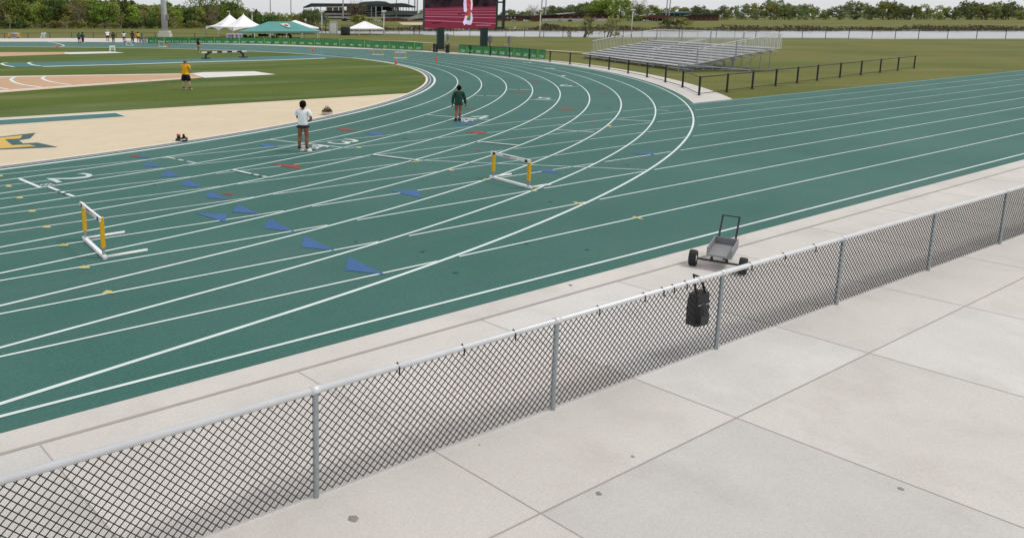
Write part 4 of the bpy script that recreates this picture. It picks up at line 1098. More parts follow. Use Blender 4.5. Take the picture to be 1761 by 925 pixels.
person('woman in a dark green long sleeved jacket and short shorts walking beside starting blocks', gp(788, 208.3), away+.02, hpx(789, 146, 208.5), dict(
    el=(-.145, .0, .64), wl=(-.150, .04, .475), er=(.150, .01, .63), wr=(.185, .05, .465), kl=(-.055, .03, .285), al=(-.075, -.075, .075), tl=(-.082, -.0, .016), kr=(.045, .0, .28), ar=(.030, .0, .05), tr=(.040, .105, .016)),
    top='cloth_green', sleeve='long', bottom='cloth_green', shorts=.24, shoe='cloth_black', hairk='afro', hands=True, level=2, girth=1.08, bulk=1.06)
person('man in a yellow t-shirt and black shorts standing on the infield grass', gp(320, 155.6), away-.35, hpx(319, 102.5, 155.6), dict(
    el=(-.135, .05, .66), wl=(-.02, .13, .64), er=(.150, .03, .65), wr=(.135, .125, .60), hl=(-.06, 0, .50), kl=(-.072, .01, .28), al=(-.070, -.015, .05), tl=(-.075, .095, .016), kr=(.095, .03, .28), ar=(.115, .04, .05), tr=(.135, .135, .016)),
    skin_m='skin_light', top='cloth_yellow', bottom='cloth_black', shorts=.88, shoe='shoe_grey', sock='cloth_black', hair='hair_grey', hairk='short', hands=True, level=2, girth=1.1, bulk=1.16)
GA = 'athletes and officials on the back straight'
def small(label, u, vt, vb_, rot=0.0, **k):
    pose = k.pop('pose', {}); person(label, gp(u, vb_), away+rot, hpx(u, vt, vb_), pose, girth=k.pop('girth', 1.2), group=GA, **k)
lean = dict(chest=(0, .05, .71), neck=(0, .08, .80), head=(0, .10, .85), crown=(0, .11, .91), sl=(-.10, .07, .77), sr=(.10, .07, .77), el=(-.14, .12, .62), er=(.14, .12, .62), wl=(-.10, .2, .52), wr=(.10, .2, .52))
hips = dict(el=(-.185, -.03, .66), wl=(-.10, .02, .56), er=(.185, -.03, .66), wr=(.10, .02, .56))
small('person in dark teal top and shorts, left of the pair on the back straight', 136.5, 56.4, 74.6, .5, top='cloth_darkteal', bottom='cloth_black', shorts=.6, shoe='cloth_black', pose=dict(lean))
small('person in teal jacket and dark trousers, right of the pair on the back straight', 142.6, 56, 74.8, -.4, top='cloth_darkteal', sleeve='long', bottom='cloth_maroon', shorts=.05, shoe='shoe_white')
small('person in white with a white hat and a dark sash standing on the back straight', 185.4, 52.4, 71.2, .2, top='cloth_white', bottom='cloth_navy', shorts=.7, shoe='cloth_black', hat='white', bulk=1.15)
small('person in brown and olive clothes standing right of the person in white hat', 195.2, 56, 73, 0, top='cloth_olive', sleeve='long', bottom='cloth_olive', shorts=.05, skin_m='skin_deep', shoe='cloth_black')
small('athlete in a white shirt and dark shorts with hands on hips on the back straight', 213.6, 55, 73, 0.1, top='cloth_white', bottom='cloth_maroon', shorts=.4, pose=hips, skin_m='skin_deep')
small('tall person in a maroon top and dark trousers left of the teal shirt', 228.3, 54.2, 74, -.2, top='cloth_maroon', bottom='cloth_olive', shorts=.05, shoe='cloth_black', skin_m='skin_deep')
small('person in a yellow top bending behind the person in bright teal', 238.2, 55, 73.4, .6, top='cloth_yellow', bottom='cloth_black', shorts=.5, pose=dict(lean))
small('person in a bright teal shirt and dark shorts beside the first green banner', 243.4, 58, 74.6, -.5, top='cloth_teal', bottom='cloth_navy', shorts=.55, pose=dict(lean), skin_m='skin_light')
small('runner in a black top, orange shorts and bright yellow shoes jogging near the striped barrier', 341.4, 66.8, 90.2, -.6, top='cloth_black', sleeve='none', bottom='cloth_orange', shorts=.55, shoe='shoe_yellow',
      pose=dict(el=(-.16, -.04, .66), wl=(-.12, .08, .60), er=(.16, -.05, .66), wr=(.15, .05, .56), kl=(-.05, .06, .29), al=(-.05, .02, .06), tl=(-.05, .12, .02), kr=(.06, -.02, .28), ar=(.06, -.08, .06), tr=(.065, .02, .016)))
# a small bench and bags by the athletes
t = far_at('sports_bag', 'dark sports bag on the track beside the athlete with hands on hips', 'bag', 216, 74.4)
s = scale_at(216, 74.4)
mb = MB(); mb.ball((0, 0, 1.6*s), 2.6*s, 2*s, 1.8*s, 10, 7, .1); mb.build('bag_body', 'black', t)
mb = MB(); mb.tube([(-1.6*s, 0, 2.6*s), (0, 0, 4.4*s), (1.6*s, 0, 2.6*s)], .03, 5); mb.build('strap', 'black', t)
s = scale_at(246, 75.2); t = far_at('low_bench', 'low dark bench with white boxes beneath at the start of the banners', 'bench', 247.5, 75)
mb = MB(); mb.box(-7*s, 7*s, -.4, .4, 8.2*s, 9.2*s); mb.build('seat', 'rust', t)
for k in range(4): mb = MB(); x = (-6+k*4)*s; mb.box(x-.05, x+.05, -.3, .3, 0, 8.2*s); mb.build('leg', 'alu', t)
mb = MB(); mb.box(-1*s, 6*s, .0, .3, .05, 6.5*s); mb.build('storage_box', 'white', t)

# ---------------------------------------------------------------- bleachers
A, B = gp(1002, 100), gp(1177, 123.2); d = (B-A); Lb = d.length; d.normalize()
bt = thing('bleacher', 'silver aluminium bleacher of ten bench rows with railing at the outside of the bend', 'bleacher', A, math.atan2(d.y, d.x))
NR = 10; RUN = 7.4/9; RISE = .155; Z0 = .42
for i in range(NR):
    xl = 0 if i == 0 else 1.9+(i-1)*.0
    y = RUN*i; z = Z0+RISE*i
    xl = 0 if i == 0 else .0
    mb = MB(); mb.box(xl, Lb, y-.16, y+.16, z-.04, z+.04); mb.build('bench_plank', 'alu', bt)
    mb = MB(); mb.box(xl, Lb, y+.20, y+.74, z-.30, z-.26) if i < NR-0 else None; mb.build('foot_board', 'alu_dark', bt)
    if i > 0: mb = MB(); mb.box(xl, Lb, y-.08, y-.05, z-.27, z-.02); mb.build('riser_board', 'alu_dark', bt)  # darker riser colour paints in the shade between bench rows
mb = MB()
for k in range(9):
    x = .3+(Lb-.6)*k/8
    mb.bar((x, -.1, .06), (x, RUN*9+.3, .06), .05, .06); mb.bar((x, 0, Z0-.05), (x, RUN*9+.2, Z0+RISE*9-.05), .05, .06)
    for i in range(0, NR, 1): mb.bar((x, RUN*i+.1, 0), (x, RUN*i+.1, Z0+RISE*i-.03), .045, .045)
    for i in range(0, NR-2, 2): mb.bar((x, RUN*i+.1, .1), (x, RUN*(i+2)+.1, Z0+RISE*(i+2)-.06), .035, .035)
mb.build('under_frame', 'galv', bt)
def railing(name, pts, h0=.1):
    mb = MB(); hh = 1.28
    top = [Vector(p)+Vector((0, 0, hh)) for p in pts]; low = [Vector(p)+Vector((0, 0, h0)) for p in pts]
    mb.tube(top, .030, 6); mb.tube(low, .022, 6)
    r = mb.build(name, 'alu', bt)
    for a, b2 in zip(pts, pts[1:]):
        a = Vector(a); b2 = Vector(b2); n_ = int((b2-a).length/.155)
        m2 = MB()
        for k in range(n_+1):
            p = a.lerp(b2, k/n_); m2.bar(p+Vector((0, 0, h0)), p+Vector((0, 0, hh)), .022, .022)
        m2.build('balusters', 'alu', r)
        m3 = MB(); m3.bar(a+Vector((0, 0, -.3)), a+Vector((0, 0, hh+.02)), .07, .07); m3.build('rail_post', 'alu_dark', r)
    return r
z9 = Z0+RISE*9; y9 = RUN*9+.75
railing('side_railing', [(-.02, RUN*1.2, Z0+RISE*1.2-.1), (-.02, RUN*5.2, Z0+RISE*5.2-.1), (-.02, y9, z9-.1)])
railing('back_railing', [(0, y9, z9-.1), (Lb*.25, y9, z9-.1), (Lb*.5, y9, z9-.1), (Lb*.75, y9, z9-.1), (Lb, y9, z9-.1)])
railing('side_railing', [(Lb+.02, RUN*1.2, Z0+RISE*1.2-.1), (Lb+.02, RUN*5.2, Z0+RISE*5.2-.1), (Lb+.02, y9, z9-.1)])
for k in range(3):
    mb = MB(); x = Lb*(.46+.012*k)
# aisle rails
for x in (Lb*.62, Lb*.66, Lb*.95):
    mb = MB()
    mb.tube([(x, RUN*1, Z0+RISE*1), (x, RUN*1, Z0+RISE*1+.85), (x, RUN*3.4, Z0+RISE*3.4+.85), (x, RUN*3.4, Z0+RISE*3.4)], .022, 6)
    mb.tube([(x, RUN*4.4, Z0+RISE*4.4), (x, RUN*4.4, Z0+RISE*4.4+.85), (x, RUN*7, Z0+RISE*7+.85), (x, RUN*7, Z0+RISE*7)], .022, 6)
    mb.build('aisle_rail', 'alu', bt)
# ramp and its rail at the right end of the bleacher
mb = MB(); mb.tube([(Lb+.1, -.6, .55), (Lb+2.6, .2, .55), (Lb+6.5, 1.2, .55)], .045, 8); mb.tube([(Lb+.1, -.6, 0), (Lb+.1, -.6, .55)], .04, 6); mb.tube([(Lb+6.5, 1.2, 0), (Lb+6.5, 1.2, .55)], .04, 6); mb.build('hand_rail', 'galv', bt)

# ---------------------------------------------------------------- tents
def ease(t): return t**1.7
def peak_tent():
    N = ld(lz(400, 50, 149)[0], 149); Lc = ld(lz(353.8, 47, 163)[0], 163); Rr = ld(lz(462, 46, 158)[0], 158)
    for p in (N, Lc, Rr): p.z = 0
    t = thing('peaked_tent', 'white high peak tent with two pointed tops and scalloped edges, left of the teal tent', 'tent', N, 0)
    a = Lc-N; b2 = Rr-N; ze = 2.25; zp = 4.75
    for bay in (0, 1):
        n_ = 10; mb = MB(); c = a*(.25+.5*bay)+b2*.5
        cor = [a*(.5*bay), a*(.5*bay)+b2, a*(.5*(bay+1))+b2, a*(.5*(bay+1))]
        rim = []
        for k in range(4):
            for q in range(8): rim.append(cor[k].lerp(cor[(k+1) % 4], q/8))
        rings = []
        for i in range(n_+1):
            f = i/n_; rings.append([c.lerp(p, 1-f)+Vector((0, 0, ze+(zp-ze)*(f**1.55)-.22*math.sin(PI*f))) for p in rim])
        m_ = len(rim)
        for rg in rings: mb.v += [tuple(p) for p in rg]
        for i in range(n_):
            for k in range(m_): mb.f.append([i*m_+k, i*m_+(k+1) % m_, (i+1)*m_+(k+1) % m_, (i+1)*m_+k]); mb.mi.append(0)
        # the apex mast cap and the scalloped valance
        mb.build('canopy', 'tent_white', t, smooth=True)
        mb = MB(); mb.lathe([(.09, zp-.1), (.07, zp+.12), (.02, zp+.3)], 8, c); mb.build('peak_cap', 'tent_white', t)
    def on_roof(tt, f, bay):
        c = a*(.25+.5*bay)+b2*.5; e = (a*(.5*bay)).lerp(a*(.5*(bay+1)), tt); return c.lerp(e, 1-f)+Vector((0, 0, ze+(zp-ze)*(f**1.55)-.22*math.sin(PI*f)+.05))-b2.normalized()*.06
    mb = MB()
    for row in range(4):
        for k in range(7):
            t0 = .06+k*.125+row*.01; t1 = t0+.05+.05*random.random(); f0 = .20+row*.075+.02*random.random(); f1 = f0+.025
            mb.poly([on_roof(t0, f0, 1), on_roof(t1, f0+.01, 1), on_roof(t1, f1+.01, 1), on_roof(t0, f1, 1)])
    mb.build('canopy_print', 'pole_grey', t)
    def val(p, q, n_):
        mb = MB()
        for k in range(n_):
            x0 = p.lerp(q, k/n_); x1 = p.lerp(q, (k+1)/n_); a_ = []; b_ = []
            for j in range(11):
                f = j/10; dz = .18+.62*(abs(2*f-1)**1.8)
                a_.append(x0.lerp(x1, f)+Vector((0, 0, ze+.02))); b_.append(x0.lerp(x1, f)+Vector((0, 0, ze-dz)))
            strip(mb, a_, b_)
        mb.build('valance', 'tent_white', t)
        for k in range(n_+1):
            x0 = p.lerp(q, k/n_); mb = MB(); mb.tube([x0, x0+Vector((0, 0, ze))], .07, 6); mb.build('leg', 'white', t)
    z = Vector((0, 0, 0))
    val(z, a, 2); val(z, b2, 1); val(a, a+b2, 1); val(b2, a+b2, 2)
    c = a*.75+b2*.5
    mb = MB(); mb.tube([c+Vector((0, 0, zp+.2)), c+Vector((0, 0, zp+.75))], .02, 5); fl = mb.build('flag_pole', 'white', t)
    mb = MB(); q = c+Vector((0, 0, zp+.45)); mb.prism([q, q-RT*.55+Vector((0, 0, .05)), q-RT*.55+Vector((0, 0, .3)), q+Vector((0, 0, .3))], FW*.015); mb.build('flag', 'yellow_mark', fl)
    # faint folds with grey print on the left slope
    return t
peak_tent()
def hip_tent(name, label, d0, u0, u1, ve, ur0, ur1, vr, m, dep, ze_=None, valh=.25, legs=4, m2='white'):
    l0 = lz(u0, ve, d0)[0]; l1, ze = lz(u1, ve, d0); zr = lz(ur0, vr, d0+dep/2)[1]
    r0 = lz(ur0, vr, d0+dep/2)[0]; r1 = lz(ur1, vr, d0+dep/2)[0]
    base = ld((l0+l1)/2, d0, 0); cx = (l0+l1)/2; g = terr(cx, d0); base.z = g
    t = thing(name, label, 'tent', base, FACE)
    x0, x1, rr0, rr1 = l0-cx, l1-cx, r0-cx, r1-cx; ze -= g; zr -= g
    mb = MB(); vs = [(x0, 0, ze), (x1, 0, ze), (x1, dep, ze), (x0, dep, ze), (rr0, dep/2, zr), (rr1, dep/2, zr)]
    # sagging roof faces
    def face(a, b2, c, dd_, n_=6):
        a, b2, c, dd_ = map(Vector, (a, b2, c, dd_)); o = len(mb.v)
        for i in range(n_+1):
            f = i/n_; p = a.lerp(dd_, f); q = b2.lerp(c, f); sag = -.12*math.sin(PI*f)
            for j in range(n_+1): mb.v.append(tuple(p.lerp(q, j/n_)+Vector((0, 0, sag*(1+.6*math.sin(j*2.1))))))
        for i in range(n_):
            for j in range(n_): k = o+i*(n_+1)+j; mb.f.append([k, k+1, k+n_+2, k+n_+1]); mb.mi.append(0)
    face(vs[0], vs[1], vs[5], vs[4]); face(vs[2], vs[3], vs[4], vs[5]); face(vs[3], vs[0], vs[4], vs[4]); face(vs[1], vs[2], vs[5], vs[5])
    mb.build('canopy', m, t, smooth=False)
    mb = MB()
    for a, b2 in ((0, 1), (1, 2), (2, 3), (3, 0)):
        p, q = Vector(vs[a]), Vector(vs[b2]); strip(mb, [p, q], [p-Vector((0, 0, valh)), q-Vector((0, 0, valh))])
    mb.build('valance', m, t)
    for k in range(legs):
        for y in (0.05, dep-.05):
            x = x0+.05+(x1-x0-.1)*k/(legs-1); mb = MB(); mb.tube([(x, y, 0), (x, y, ze)], .05, 6); mb.build('leg', m2, t)
    return t, x0, x1, ze, zr, rr0, rr1, dep
tt_, x0, x1, ze, zr, rr0, rr1, dep = hip_tent('canopy_tent', 'large teal canopy tent with a hipped roof and a small pale emblem', 124, 410, 547, 54.6, 461, 503, 37.6, 'tent_teal', 7.5, legs=6)
# pale emblem on the near slope
def slope(fx, f): 
    a = Vector((x0+(x1-x0)*fx, 0, ze)); b2 = Vector((rr0+(rr1-rr0)*fx, dep/2, zr)); p = a.lerp(b2, f); p += Vector((0, -.05, .06-.12*math.sin(PI*f)+.03)); return p
mb = MB(); mb.poly([slope(fx, f) for fx, f in ((.50, .76), (.60, .80), (.72, .78), (.735, .62), (.70, .44), (.655, .40), (.62, .52), (.575, .62))]); em_ = mb.build('roof_emblem', 'pad', tt_)
mb = MB(); mb.poly([slope(fx, f)+Vector((0, -.02, .03)) for fx, f in ((.60, .70), (.67, .68), (.70, .56), (.66, .50), (.62, .58))]); mb.build('emblem_patch', 'rust', em_)  # brown patch inside the pale emblem
hip_tent('canopy_tent', 'white tent showing its peak and right slope behind the teal tent', 186, 468, 546, 49, 506, 509, 35.4, 'tent_white', 9)
hip_tent('canopy_tent', 'low white open tent standing alone by the river fence', 178, 597, 661, 49.6, 625, 629, 37.4, 'tent_white', 7)
# things under the tents
def block(name, lab, cat, u, vt, vb_, w_, dd, m, dep=.7):
    p = dp(u, vb_, dd); l = (p-CAM0).dot(RT); z0 = terr(l, dd); s = dd/FOC; h = max(.3, dp(u, vt, dd).z-z0)
    p.z = z0
    return thing(name, lab, cat, p, FACE), s*w_/2, h, dep
for u, lab in ((396.5, 'table draped in a white and purple printed cloth, left of two'), (410, 'table draped in a white and purple printed cloth, right of two')):
    t, hw, h, dpt = block('event_table', lab, 'table', u, 58.3, 66, 13.4, 136, None)
    mb = MB(); mb.box(-hw, hw, 0, dpt, h-.05, h); mb.build('tabletop', 'white', t)
    mb = MB(); mb.box(-hw-.01, hw+.01, -.03, -.01, .02, h+.01); c_ = mb.build('tablecloth', 'white', t)
    mb = MB(); mb.box(-hw*.75, hw*.8, -.045, -.032, h*.2, h*.9); mb.build('cloth_print', 'purple_print', c_)
    for sx in (-1, 1): mb = MB(); mb.box(sx*hw*.9-.03, sx*hw*.9+.03, .1, .16, 0, h-.05); mb.build('leg', 'alu', t)
for u, w_, vt, m_, nm, lab in ((421, 7, 60, 'bin_dark', 'equipment_bin', 'dark round equipment bin right of the purple tables'), (430.5, 3, 61, 'cloth_green', 'equipment_bin', 'slim dark green bin under the left of the teal tent'),
                           (469, 8, 62, 'steel_blue', 'equipment_bin', 'blue grey crate under the middle of the teal tent'), (476, 3, 59.5, 'cloth_navy', 'equipment_bin', 'narrow navy box under the middle of the teal tent'),
                           (499.5, 5, 60.5, 'black', 'equipment_bin', 'black case under the right half of the teal tent'), (435, 3, 59, 'wood', 'equipment_bin', 'brown upright box under the left of the teal tent')):
    t, hw, h, dpt = block(nm, lab, 'bin', u, vt, 67, w_, 128, None)
    mb = MB(); mb.lathe([(hw*.85, 0), (hw, h*.1), (hw, h*.9)], 12); mb.build('bin_body', m_, t)
    mb = MB(); mb.lathe([(hw*1.06, h*.9), (hw*1.04, h*.97), (hw*.6, h)], 12); mb.build('lid', m_, t)
for u, w_, vt, lab in ((453, 17, 62.4, 'long dark table with gear under the teal tent'), (489, 22, 61.4, 'long table with dark chairs behind it under the teal tent'), (505, 20, 65.2, 'low rust coloured bench under the right end of the teal tent')):
    t, hw, h, dpt = block('folding_table', lab, 'table', u, vt, 67, w_, 129, None)
    mb = MB(); mb.box(-hw, hw, 0, .8, h-.06, h); mb.build('tabletop', 'rust' if w_ == 20 else 'stadium_dark', t)
    for x in (-hw*.9, -hw*.3, hw*.3, hw*.9): mb = MB(); mb.box(x-.04, x+.04, .1, .7, 0, h-.06); mb.build('leg', 'alu_dark', t)
    if w_ != 20:
        for k in range(4): mb = MB(); x = hw*(-.8+.5*k); mb.box(x-.25, x+.22, .3, .7, h, h+.25+.15*random.random()); mb.build('gear', random.choice(['black', 'cloth_navy', 'cloth_maroon', 'bin_dark']), t)
t, hw, h, dpt = block('pit_border', 'long low brown board edging the sand beside the white peaked tent', 'board', 371, 61.2, 66, 40, 140, None)
mb = MB(); mb.box(-hw, hw, 0, .3, 0, h*.72); mb.build('board', 'wood', t)
mb = MB(); mb.box(-hw, hw*.2, -.25, .0, h*.72, h*.86); mb.build('bench_plank', 'yellow_mark', t)
# portable cabin, dark drum
t, hw, h, dpt = block('portable_cabin', 'pale grey upright cabin behind the river fence', 'cabin', 573, 38, 57.5, 14.5, 190, None, 2)
mb = MB(); mb.box(-hw, hw, 0, 2, 0, h*.94); cb = mb.build('wall', 'grey_cabin' if 'grey_cabin' in M else 'pole_grey', t)
mb = MB(); mb.prism([(-hw-.05, -.05, h*.94), (hw+.05, -.05, h*.94), (hw*.6, -.05, h), (-hw*.6, -.05, h)], (0, 2.1, 0)); mb.build('roof', 'lamp_white', t)
mb = MB(); mb.box(-hw*.7, hw*.7, -.03, 0, .1, h*.88); mb.build('door', 'alu', t)
t, hw, h, dpt = block('storage_tank', 'dark green black ribbed tank standing beside the low white tent', 'tank', 594, 46, 58.4, 16, 176, None, 2)
mb = MB(); mb.lathe([(hw*.95, 0), (hw, h*.2), (hw, h*.8), (hw*.9, h*.96), (hw*.3, h)], 20); mb.build('tank_body', 'bin_dark', t, smooth=True)
mb = MB()
for k in range(7): a = PI+PI*(k+.5)/7; mb.bar((hw*math.cos(a), hw*math.sin(a), .1), (hw*math.cos(a), hw*math.sin(a), h*.9), .12, .06)
mb.build('rib', 'board_green', t)

# ---------------------------------------------------------------- trees
rt_ = random.Random(11)
def leaf_cloud(mb, centres, n, spread, size, rnd, flat_=.75):
    for k in range(n):
        c, r = rnd.choice(centres)
        while True:
            q = Vector((rnd.uniform(-1, 1), rnd.uniform(-1, 1), rnd.uniform(-1, 1)))
            if q.length < 1: break
        p = Vector(c)+Vector((q.x*r, q.y*r, q.z*r*flat_))*spread
        a = Vector((rnd.gauss(0, 1), rnd.gauss(0, 1), rnd.gauss(0, .7))).normalized(); b = a.orthogonal().normalized(); b.rotate(Matrix.Rotation(rnd.random()*6.28, 3, a))
        c2 = a.cross(b); s = size*rnd.uniform(.6, 1.4)
        mb.add([p-b*s, p+c2*s*.55, p+b*s, p-c2*s*.55], [(0, 1, 2, 3)])
def make_tree(h, wd, leaf, seed, n=900, size=.30, base=.12, bark='bark', lean=0.0, clumps=22, sparse=1.0, stems=1, limbs=9):
    """returns (trunk mesh, crown mesh) for a tree of height h"""
    rnd = random.Random(seed); tb = MB(); cen = []
    for st in range(stems):
        a0 = rnd.random()*6.28; off = Vector((math.cos(a0), math.sin(a0), 0))*(.35 if stems > 1 else 0)
        top = Vector((lean*h+off.x*3+rnd.uniform(-.3, .3), off.y*3+rnd.uniform(-.3, .3), h*.72))
        mid = off+(top-off)*.5+Vector((rnd.uniform(-.25, .25), rnd.uniform(-.25, .25), 0))
        r = h*.020+.06
        tb.tube([off+Vector((0, 0, -.3)), off*1.1+Vector((0, 0, h*.1)), mid, top], [r*1.25, r, r*.7, r*.22], 7)
        for k in range(limbs):
            f = rnd.uniform(.3, .95); p = (off.lerp(mid, f*2) if f < .5 else mid.lerp(top, f*2-1)); a = rnd.random()*6.28; ln = wd*.5*rnd.uniform(.5, 1.0)*(1.15-f*.5)
            q = p+Vector((math.cos(a)*ln, math.sin(a)*ln, h*rnd.uniform(.08, .22))); m_ = p.lerp(q, .5)+Vector((0, 0, -.04*h*rnd.random()))
            tb.tube([p, m_, q], [r*.42, r*.26, r*.08], 5, cap=False)
            for z in range(3):
                a2 = a+rnd.uniform(-.9, .9); w_ = p.lerp(q, rnd.uniform(.4, .95)); e = w_+Vector((math.cos(a2), math.sin(a2), rnd.uniform(.2, 1.1)))*ln*.42
                tb.tube([w_, e], [r*.14, r*.04], 4, cap=False); cen.append((e, wd*.13*rnd.uniform(.7, 1.4)))
            cen.append((q, wd*.15*rnd.uniform(.7, 1.4)))
    for k in range(clumps):
        a = rnd.random()*6.28; zf = rnd.uniform(base, 1.0); rr = wd*.5*math.sqrt(max(.05, 1-((zf-.5)/.56)**2))*math.sqrt(rnd.random())
        cen.append((Vector((math.cos(a)*rr+lean*h*zf, math.sin(a)*rr, h*zf*.93)), wd*.17*rnd.uniform(.6, 1.35)))
    cb = MB(); leaf_cloud(cb, cen, int(n*sparse), 1.0, size, rnd)
    return tb, cb
def tree_thing(name, lab, spec, group=None):
    t = thing(name, lab, 'tree' if 'bush' not in name and 'shrub' not in name else 'bush', (0, 0, -50), 0, group)
    tb, cb = make_tree(**spec['g']); tb.build('trunk', spec['bark'], t); cb.build('crown', spec['leaf'], t)
    return t
def spec(leaf, bark='bark', **g): return dict(leaf=leaf, bark=bark, g=dict(leaf=leaf, **g))
PROT = {}
def plant(kind, u, d, h, lab, group, wscale=1.0, rot=None):
    nm, sp_, h0 = KINDS[kind]
    first = kind not in PROT
    if first: PROT[kind] = tree_thing(nm, lab, sp_, group); o = PROT[kind]
    else: o = copy_tree(PROT[kind])
    o['label'] = lab; o['group'] = group
    l = lz(u, 40, d)[0]; k = h/h0
    put(o, ld(l, d, terr(l, d)-.05), rt_.random()*6.28 if rot is None else rot, scale=(k*wscale, k*wscale, k)); return o
KINDS = {
 'oak1': ('leafy_tree', spec('leaf_mid', h=10, wd=8.5, seed=1, n=2300, size=.34, base=.10, clumps=34), 10),
 'oak2': ('leafy_tree', spec('leaf_olive', h=10, wd=8, seed=2, n=2000, size=.34, base=.12, clumps=30), 10),
 'oak3': ('leafy_tree', spec('leaf_bright', h=10, wd=8, seed=3, n=2000, size=.34, base=.14, clumps=26), 10),
 'oak4': ('leafy_tree', spec('leaf_dark', h=10, wd=8.5, seed=4, n=2400, size=.36, base=.06, clumps=34), 10),
 'bud': ('budding_tree', spec('leaf_bud', 'bark_pale', h=10, wd=6.5, seed=5, n=800, size=.26, base=.2, clumps=14, limbs=14), 10),
 'open': ('open_crowned_tree', spec('leaf_mid', h=14, wd=11, seed=6, n=800, size=.34, base=.38, clumps=9, limbs=12), 14),
 'sap': ('young_tree', spec('leaf_olive', 'bark_pale', h=5, wd=2.6, seed=7, n=330, size=.16, base=.32, clumps=10, limbs=7), 5),
 'bush': ('scrub_bush', spec('leaf_olive', h=3, wd=4.4, seed=8, n=900, size=.22, base=.05, clumps=20, limbs=6), 3),
 'bush2': ('scrub_bush', spec('leaf_dark', h=3, wd=4.4, seed=9, n=900, size=.22, base=.02, clumps=20, limbs=6), 3),
 'bush3': ('bare_shrub', spec('leaf_bud', 'bark_pale', h=3.4, wd=3.6, seed=10, n=350, size=.16, base=.1, clumps=10, limbs=12), 3.4),
 'far1': ('distant_tree', spec('leaf_far', h=12, wd=13, seed=12, n=1500, size=.55, base=.08, clumps=30), 12),
 'far2': ('distant_tree', spec('leaf_olive', h=12, wd=12, seed=13, n=1300, size=.55, base=.08, clumps=26), 12),
 'bare': ('bare_tree', spec('leaf_bud', h=15, wd=17, seed=14, n=900, size=.24, base=.30, clumps=10, limbs=44), 15),
 'lean': ('leaning_tree', spec('leaf_pale', 'bark_pale', h=7, wd=3.6, seed=15, n=520, size=.17, base=.38, clumps=14, limbs=4, lean=.22, stems=3), 7),
 'river': ('riverside_tree', spec('leaf_bright', h=13, wd=13, seed=16, n=2600, size=.42, base=.14, clumps=40, limbs=12), 13),
}
GW = 'trees of the wood behind the left lawn'
LABW = {'oak1': 'mid green leafy tree among the wood behind the left lawn', 'oak2': 'olive green leafy tree among the wood behind the left lawn', 'oak3': 'bright yellow green tree among the wood behind the left lawn',
        'oak4': 'dark green dense tree among the wood behind the left lawn', 'bud': 'greyish brown barely leafed tree among the wood behind the left lawn', 'open': 'tall open crowned tree showing sky at the right end of the wood',
        'bush': 'low olive scrub bush at the foot of the wood', 'bush2': 'low dark green scrub bush at the foot of the wood', 'bush3': 'pale twiggy bare shrub at the foot of the wood'}
def topv(u):
    pts = [(-80, -14), (60, -10), (150, -6), (225, -3), (240, 4), (262, 4), (285, 3), (300, 8), (330, 9), (345, 4), (400, 3), (418, 9), (432, 17), (450, 22)]
    for (a, va), (b, vb_) in zip(pts, pts[1:]):
        if u <= b: return va+(vb_-va)*(u-a)/(b-a)
    return 22
u = -70
row = ['oak1', 'oak2', 'oak4', 'oak3', 'bud', 'oak1', 'oak2', 'oak3', 'oak4', 'oak2', 'bud', 'oak1']
i = 0
while u < 440:                    # front row
    d = rt_.uniform(274, 288); k = row[i % 12]; i += 1
    if u > 400 and k == 'oak3': k = 'oak2'
    h = lz(u, topv(u)+rt_.uniform(4, 15), d)[1]; plant(k, u, d, max(4, h), LABW[k], GW, rt_.uniform(.75, 1.0)); u += rt_.uniform(15, 24)
u = -80
while u < 425:                    # second row, taller
    d = rt_.uniform(296, 318); k = rt_.choice(['oak1', 'oak2', 'oak4', 'oak1', 'oak2', 'bud', 'oak3']); h = lz(u, topv(u)+rt_.uniform(-3, 5), d)[1]
    plant(k, u, d, max(5, h), LABW[k], GW, rt_.uniform(.9, 1.15)); u += rt_.uniform(17, 28)
u = -80
while u < 430:                    # scrub along the foot
    d = rt_.uniform(267, 273); k = rt_.choice(['bush', 'bush2', 'bush2', 'bush3', 'bush']); plant(k, u, d, rt_.uniform(1.8, 3.4), LABW[k], GW, rt_.uniform(.9, 1.4)); u += rt_.uniform(11, 18)
for u, h in ((338, 13.5), (358, 15), (380, 14.5), (400, 13.8)): plant('open', u, rt_.uniform(290, 300), h, LABW['open'], GW, .8)
for u, lab in ((16, 'slim pale young tree at the far left edge of the lawn before the wood'), (114.5, 'slim young yellow green tree standing on the lawn left of the two pairs'), (207, 'slim young tree standing behind the group of athletes'), (300, 'slim young tree just right of the thick mast')):
    plant('sap', u, 258, lz(u, 20 if u > 20 else 16, 258)[1], lab, 'slim young trees on the lawn edge', 1.1)
mb = MB(); rnd = random.Random(5)
for k in range(14000):
    l = rnd.uniform(-185, -32); d = rnd.uniform(325, 345); hmax = lz(600+l/330*FOC, topv(600+l/330*FOC)+7, 330)[1]
    z = rnd.random()**.8*max(2, hmax); p = ld(l, d, z); a = Vector((rnd.gauss(0, 1), rnd.gauss(0, 1), rnd.gauss(0, .8))).normalized(); b = a.orthogonal().normalized(); c2 = a.cross(b); s_ = rnd.uniform(.5, 1.1)
    mb.add([p-b*s_, p+c2*s_*.6, p+b*s_, p-c2*s_*.6], [(0, 1, 2, 3)])
tag(mb.build('woodland', 'leaf_dark'), 'dark mass of undergrowth deep in the wood behind the left lawn', 'wood', kind='stuff')
GS = 'scrub between the wood and the stadium'
